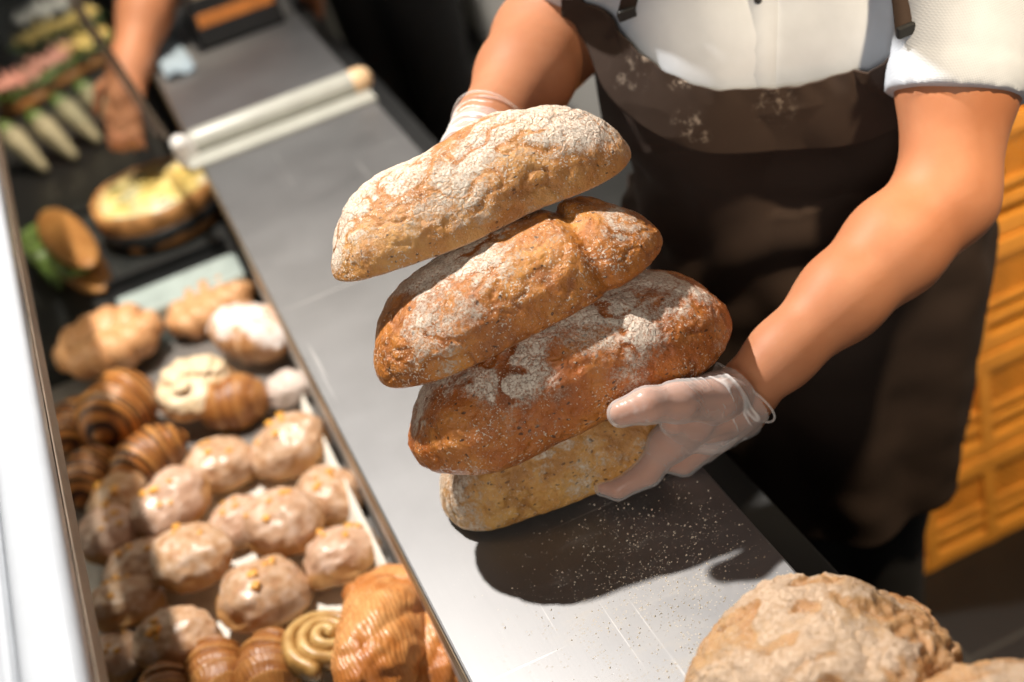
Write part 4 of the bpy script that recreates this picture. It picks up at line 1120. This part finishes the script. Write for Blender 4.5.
for k, (px, py, topm, word) in enumerate(((20, 84, HAM, 'open sandwich with ham nearest the white rail'), (55, 62, HAM, 'open sandwich with pink ham in the middle of the far tray'), (88, 45, CHEESE, 'open sandwich with yellow cheese beside the reaching arm'), (40, 38, CHEESE, 'open sandwich with cheese behind the ham ones'), (78, 22, CHEESE, 'farthest open sandwich with cheese below the white paper'))):
    p = atz(px, py, 0.76); t = thing('open_sandwich', (p[0], p[1], DZ), word, 'sandwich', GS)
    V, F, at = croissant(0.075, 0.050, 0.05, 0.01, k + 2, 40, 24); V[:, 2] *= 0.6; mesh('bread_slice', V @ rotmat(0, 0, 0.4).T + np.array([p[0], p[1], DZ + 0.002]), F, P_BROWN, t, attrs=at)
    V, F = ruffle((p[0], p[1], DZ + 0.052), 0.075, 0.052, 0.4, k + 1.0); o = mesh('lettuce_leaf', V, F, LETT, t); o.modifiers.new('t', 'SOLIDIFY').thickness = 0.002
    V, F = ruffle((p[0], p[1], DZ + 0.068), 0.060, 0.040, 0.5, k + 9.0, hgt=0.025); o = mesh('topping', V, F, topm, t); o.modifiers.new('t', 'SOLIDIFY').thickness = 0.004
p = atz(45, 8, 0.72)
V, F = ruffle((p[0], p[1], DZ + 0.012), 0.09, 0.06, 0.3, 5.0, hgt=0.03); o = mesh('paper_sheet', V, F, PAPER); o.modifiers.new('t', 'SOLIDIFY').thickness = 0.001; tag(o, 'crumpled white paper at the far end of the display', 'paper')

# things on the far part of the counter
def far_box():
    c = atz(238, 36, ZT); x0, y0 = c[0] - 0.075, c[1] - 0.02
    t = thing('black_box', (x0 + 0.08, y0 + 0.1, ZT), 'black open box with an orange band standing on the far worktop', 'box')
    bm = bmesh.new()
    for lo, hi in (((0, 0, 0), (0.17, 0.24, 0.008)), ((0, 0, 0), (0.17, 0.006, 0.10)), ((0, 0.234, 0), (0.17, 0.24, 0.10)), ((0, 0, 0), (0.006, 0.24, 0.10)), ((0.164, 0, 0), (0.17, 0.24, 0.10))):
        box(bm, (x0 + lo[0], y0 + lo[1], ZT + lo[2]), (x0 + hi[0], y0 + hi[1], ZT + hi[2]), 0.002)
    from_bm('body', bm, BLACKPLASTIC, t)
    bm = bmesh.new(); box(bm, (x0 + 0.01, y0 - 0.003, ZT + 0.045), (x0 + 0.160, y0 + 0.001, ZT + 0.070), 0.001); from_bm('orange_band', bm, plain('orange_band', (0.65, 0.22, 0.04), 0.5), t)
far_box()
def packet():
    c = atz(203, 18, ZT + 0.02); bm = bmesh.new(); box(bm, (c[0] - 0.028, c[1], ZT), (c[0] + 0.022, c[1] + 0.10, ZT + 0.07), 0.008, 3)
    tag(from_bm('paper_packet', bm, plain('tan_packet', (0.45, 0.36, 0.26), 0.7, var=0.3, scale=80)), 'tan paper packet beside the black box on the far worktop', 'packet')
packet()
def napkin():
    V = []; F = []; c = atz(168, 52, ZT)
    for i in range(30):
        for j in range(16):
            x = -0.028 + 0.056 * j / 15; y = -0.16 + 0.32 * i / 29
            V.append((c[0] + x, c[1] + y, ZT + 0.012 + 0.008 * noise.noise(Vector((x * 40, y * 14, 0)))))
    for i in range(29):
        for j in range(15): F.append([i * 16 + j, i * 16 + j + 1, (i + 1) * 16 + j + 1, (i + 1) * 16 + j])
    o = mesh('cloth', V, F, plain('pale_blue_cloth', (0.26, 0.33, 0.39), 0.85, var=0.1)); o.modifiers.new('t', 'SOLIDIFY').thickness = 0.006
    tag(o, 'pale blue cloth lying along the far worktop edge beside the reaching arm', 'cloth')
napkin()

# second worker, out of focus, reaching into the display
def second_person():
    sh = np.array([0.44, 3.06, 1.36]); el = atd(165, -62, 2.75); wr = atd(130, 66, 2.62)
    s = Sdf((-0.12, 2.3, -0.01), (0.95, 3.65, 1.85), 0.010)
    C0 = np.array([0.70, 3.27, 0.0]); T = np.array([0.60, 3.14, 0.0]); ax = (np.array([0.6, -0.8, 0]), np.array([-0.8, -0.6, 0]), Zu)
    for q in (-1, 1):
        o = ax[0] * 0.075 * q
        s.chain([C0 + o + Zu * 0.86, C0 * 0.6 + T * 0.4 + o + Zu * 1.02, T + o + Zu * 1.25, T + o + Zu * 1.33], [0.10, 0.09, 0.10, 0.075], 0.05)
        s.chain([C0 + o + Zu * 0.82, C0 + o * 1.1 + Zu * 0.47, C0 + o * 1.1 + Zu * 0.06], [0.085, 0.055, 0.036], 0.02); s.chain([C0 + o * 1.1 + Zu * 0.04, C0 + o * 1.1 + ax[1] * 0.14 + Zu * 0.035], [0.036, 0.03], 0.02)
    s.chain([T - ax[0] * 0.17 + Zu * 1.38, T + Zu * 1.40, sh], [0.055, 0.07, 0.055], 0.04)
    hd = T + ax[1] * 0.06 + Zu * 1.60; s.cone(T + Zu * 1.40, hd - Zu * 0.06, 0.055, 0.05, 0.02); s.ell(hd, ax, (0.073, 0.092, 0.108), 0.02)
    s.cone(hd + ax[1] * 0.06 - Zu * 0.075, hd + ax[1] * 0.065 - Zu * 0.075, 0.03, 0.028, 0.03); s.chain([hd + ax[1] * 0.085, hd + ax[1] * 0.11 - Zu * 0.025], [0.009, 0.013], 0.012)
    s.chain([sh, el, wr], [0.055, 0.052, 0.040], 0.03); s.cone(el * 0.65 + wr * 0.35, el * 0.4 + wr * 0.6, 0.056, 0.050, 0.03)
    d = nrm(wr - el); a, b = frame_from(d)
    palm = wr + d * 0.075 + np.array([0.01, 0, 0]); s.cone(wr, palm, 0.034, 0.034, 0.02)
    for i in range(4):
        m0 = palm + a * (i - 1.5) * 0.021; s.chain([m0, m0 + d * 0.035 - Zu * 0.005, m0 + d * 0.055 - Zu * 0.03, m0 + d * 0.06 - Zu * 0.05], [0.012, 0.011, 0.010, 0.009], 0.004)
    s.chain([wr + d * 0.02 + a * 0.03, wr + d * 0.05 + a * 0.055, wr + d * 0.08 + a * 0.06 - Zu * 0.02], [0.016, 0.013, 0.011], 0.006)
    oL = T - ax[0] * 0.17 + Zu * 1.36; s.chain([oL, oL + np.array([0.06, 0.05, -0.28]), oL + np.array([0.0, -0.10, -0.45])], [0.05, 0.045, 0.032], 0.02); hl = oL + np.array([0.0, -0.10, -0.45])
    for i in range(4): s.chain([hl + ax[0] * (i - 1.5) * 0.018, hl + ax[0] * (i - 1.5) * 0.02 + np.array([-0.01, -0.02, -0.09]), hl + ax[0] * (i - 1.5) * 0.02 + np.array([-0.02, -0.02, -0.15])], [0.02, 0.013, 0.009], 0.004)
    V, F = s.surface(); V = relax(V, F, 2, 0.4)
    o = mesh('person', V, F, SKIN, origin=C0); tag(o, 'out of focus person in black with a bare forearm reaching into the display', 'person')
    s = Sdf((0.1, 2.7, 0.05), (0.95, 3.65, 1.48), 0.011)
    for q in (-1, 1):
        oo = ax[0] * 0.075 * q
        s.chain([C0 + oo + Zu * 0.86, C0 * 0.6 + T * 0.4 + oo + Zu * 1.02, T + oo + Zu * 1.25, T + oo + Zu * 1.33], [0.118, 0.108, 0.118, 0.09], 0.05)
    s.chain([T - ax[0] * 0.17 + Zu * 1.38, T + Zu * 1.40, sh, sh * 0.5 + el * 0.5], [0.068, 0.075, 0.068, 0.066], 0.04)
    s.cut(T + Zu * 1.44, Zu)
    V, F = s.surface(); mesh('shirt', V, F, BLACK, o)
    s = Sdf((0.35, 2.95, 0.05), (0.9, 3.55, 0.98), 0.011)
    for q in (-1, 1):
        oo = ax[0] * 0.075 * q; s.chain([C0 + oo + Zu * 0.86, C0 + oo * 1.1 + Zu * 0.47, C0 + oo * 1.1 + Zu * 0.10], [0.112, 0.078, 0.062], 0.02)
    V, F = s.surface(); mesh('trousers', V, F, BLACK, o)
    s = Sdf(hd - 0.15, hd + 0.15, 0.01); s.ell(hd - ax[1] * 0.02 + Zu * 0.02, ax, (0.085, 0.10, 0.106), 0); s.cut(hd + ax[1] * 0.05 + Zu * 0.04, nrm(ax[1] * 0.8 - Zu * 0.5))
    V, F = s.surface(); mesh('hair', V, F, bpy.data.materials['dark_hair'], o)
second_person()
# tall dark olive shelving unit far behind
def unit():
    t = thing('storage_unit', (0.95, 4.55, 0), 'dark olive storage unit standing far behind the counter', 'cabinet')
    m = plain('olive_panel', (0.24, 0.225, 0.18), 0.5, var=0.25, scale=6)
    bm = bmesh.new(); box(bm, (0.78, 4.3, 0.05), (1.08, 4.8, 1.9), 0.01); from_bm('carcass', bm, m, t)
    for k, (a, b) in enumerate(((0.785, 0.925), (0.935, 1.075))):
        bm = bmesh.new(); box(bm, (a, 4.285, 0.08), (b, 4.3, 1.87), 0.004); dd = from_bm('door', bm, m, t)
        bm = bmesh.new(); x = (b - 0.03) if k == 0 else (a + 0.03); box(bm, (x - 0.006, 4.265, 0.9), (x + 0.006, 4.285, 1.1), 0.003); from_bm('handle', bm, CREAM, dd)
    bm = bmesh.new(); box(bm, (0.80, 4.32, 0), (1.06, 4.78, 0.05)); from_bm('plinth', bm, DARK, t)
unit()

# ------------------------------------------------------------------ light
def aim(o, target): o.rotation_euler = (Vector(target) - o.location).to_track_quat('-Z', 'Y').to_euler()
def spot(name, loc, target, power, size, blend, radius, col):
    l = bpy.data.lights.new(name, 'SPOT'); l.energy = power; l.spot_size = math.radians(size); l.spot_blend = blend; l.shadow_soft_size = radius; l.color = col
    o = link(bpy.data.objects.new(name, l)); o.location = loc; aim(o, target); return o
def area(name, loc, target, power, sx, sy, col):
    l = bpy.data.lights.new(name, 'AREA'); l.shape = 'RECTANGLE'; l.size = sx; l.size_y = sy; l.energy = power; l.color = col
    o = link(bpy.data.objects.new(name, l)); o.location = loc; aim(o, target); return o
WARM = (1.0, 0.94, 0.87)
spot('key_spotlight', (-0.15, 1.92, 3.1), (0.25, 1.15, 1.0), 410, 85, 0.5, 0.035, WARM)
area('front_fill', (-0.75, -0.85, 2.0), (0.35, 1.05, 1.05), 20, 0.7, 0.7, (1.0, 0.93, 0.85))  # added soft fill that lifts the loaf fronts and the hand
spot('wall_fill_spot', (0.55, 3.75, 2.9), (1.25, 3.9, 0.5), 620, 75, 0.8, 0.2, (1.0, 0.93, 0.84))  # added fill to brighten the grey wall, not a known lamp
area('case_fill_strip', (-0.168, 1.9, 1.143), (0.0, 1.9, 0.75), 4.6, 0.015, 3.2, (1.0, 0.86, 0.68))  # added fill for the pastries that the rail and hood shade
spot('rear_case_fill_spot', (0.38, 2.75, 3.0), (-0.14, 3.0, 0.75), 330, 32, 0.6, 0.06, (1.0, 0.86, 0.68))  # extra fill added to brighten the rear of the display
spot('crate_fill_spot', (1.0, 0.3, 2.6), (1.08, 1.6, 0.4), 210, 46, 0.7, 0.05, (1.0, 0.78, 0.52))  # unseen fill added to brighten the orange crates

w = bpy.data.worlds.new('room_light'); scene.world = w; w.use_nodes = True
bg = w.node_tree.nodes['Background']; bg.inputs[0].default_value = (0.62, 0.60, 0.57, 1); bg.inputs[1].default_value = 0.15

vs = scene.view_settings
scene.display_settings.display_device = 'sRGB'
vs.view_transform = 'Standard'; vs.look = 'None'; vs.exposure = 0.0; vs.gamma = 1.0; vs.use_curve_mapping = False
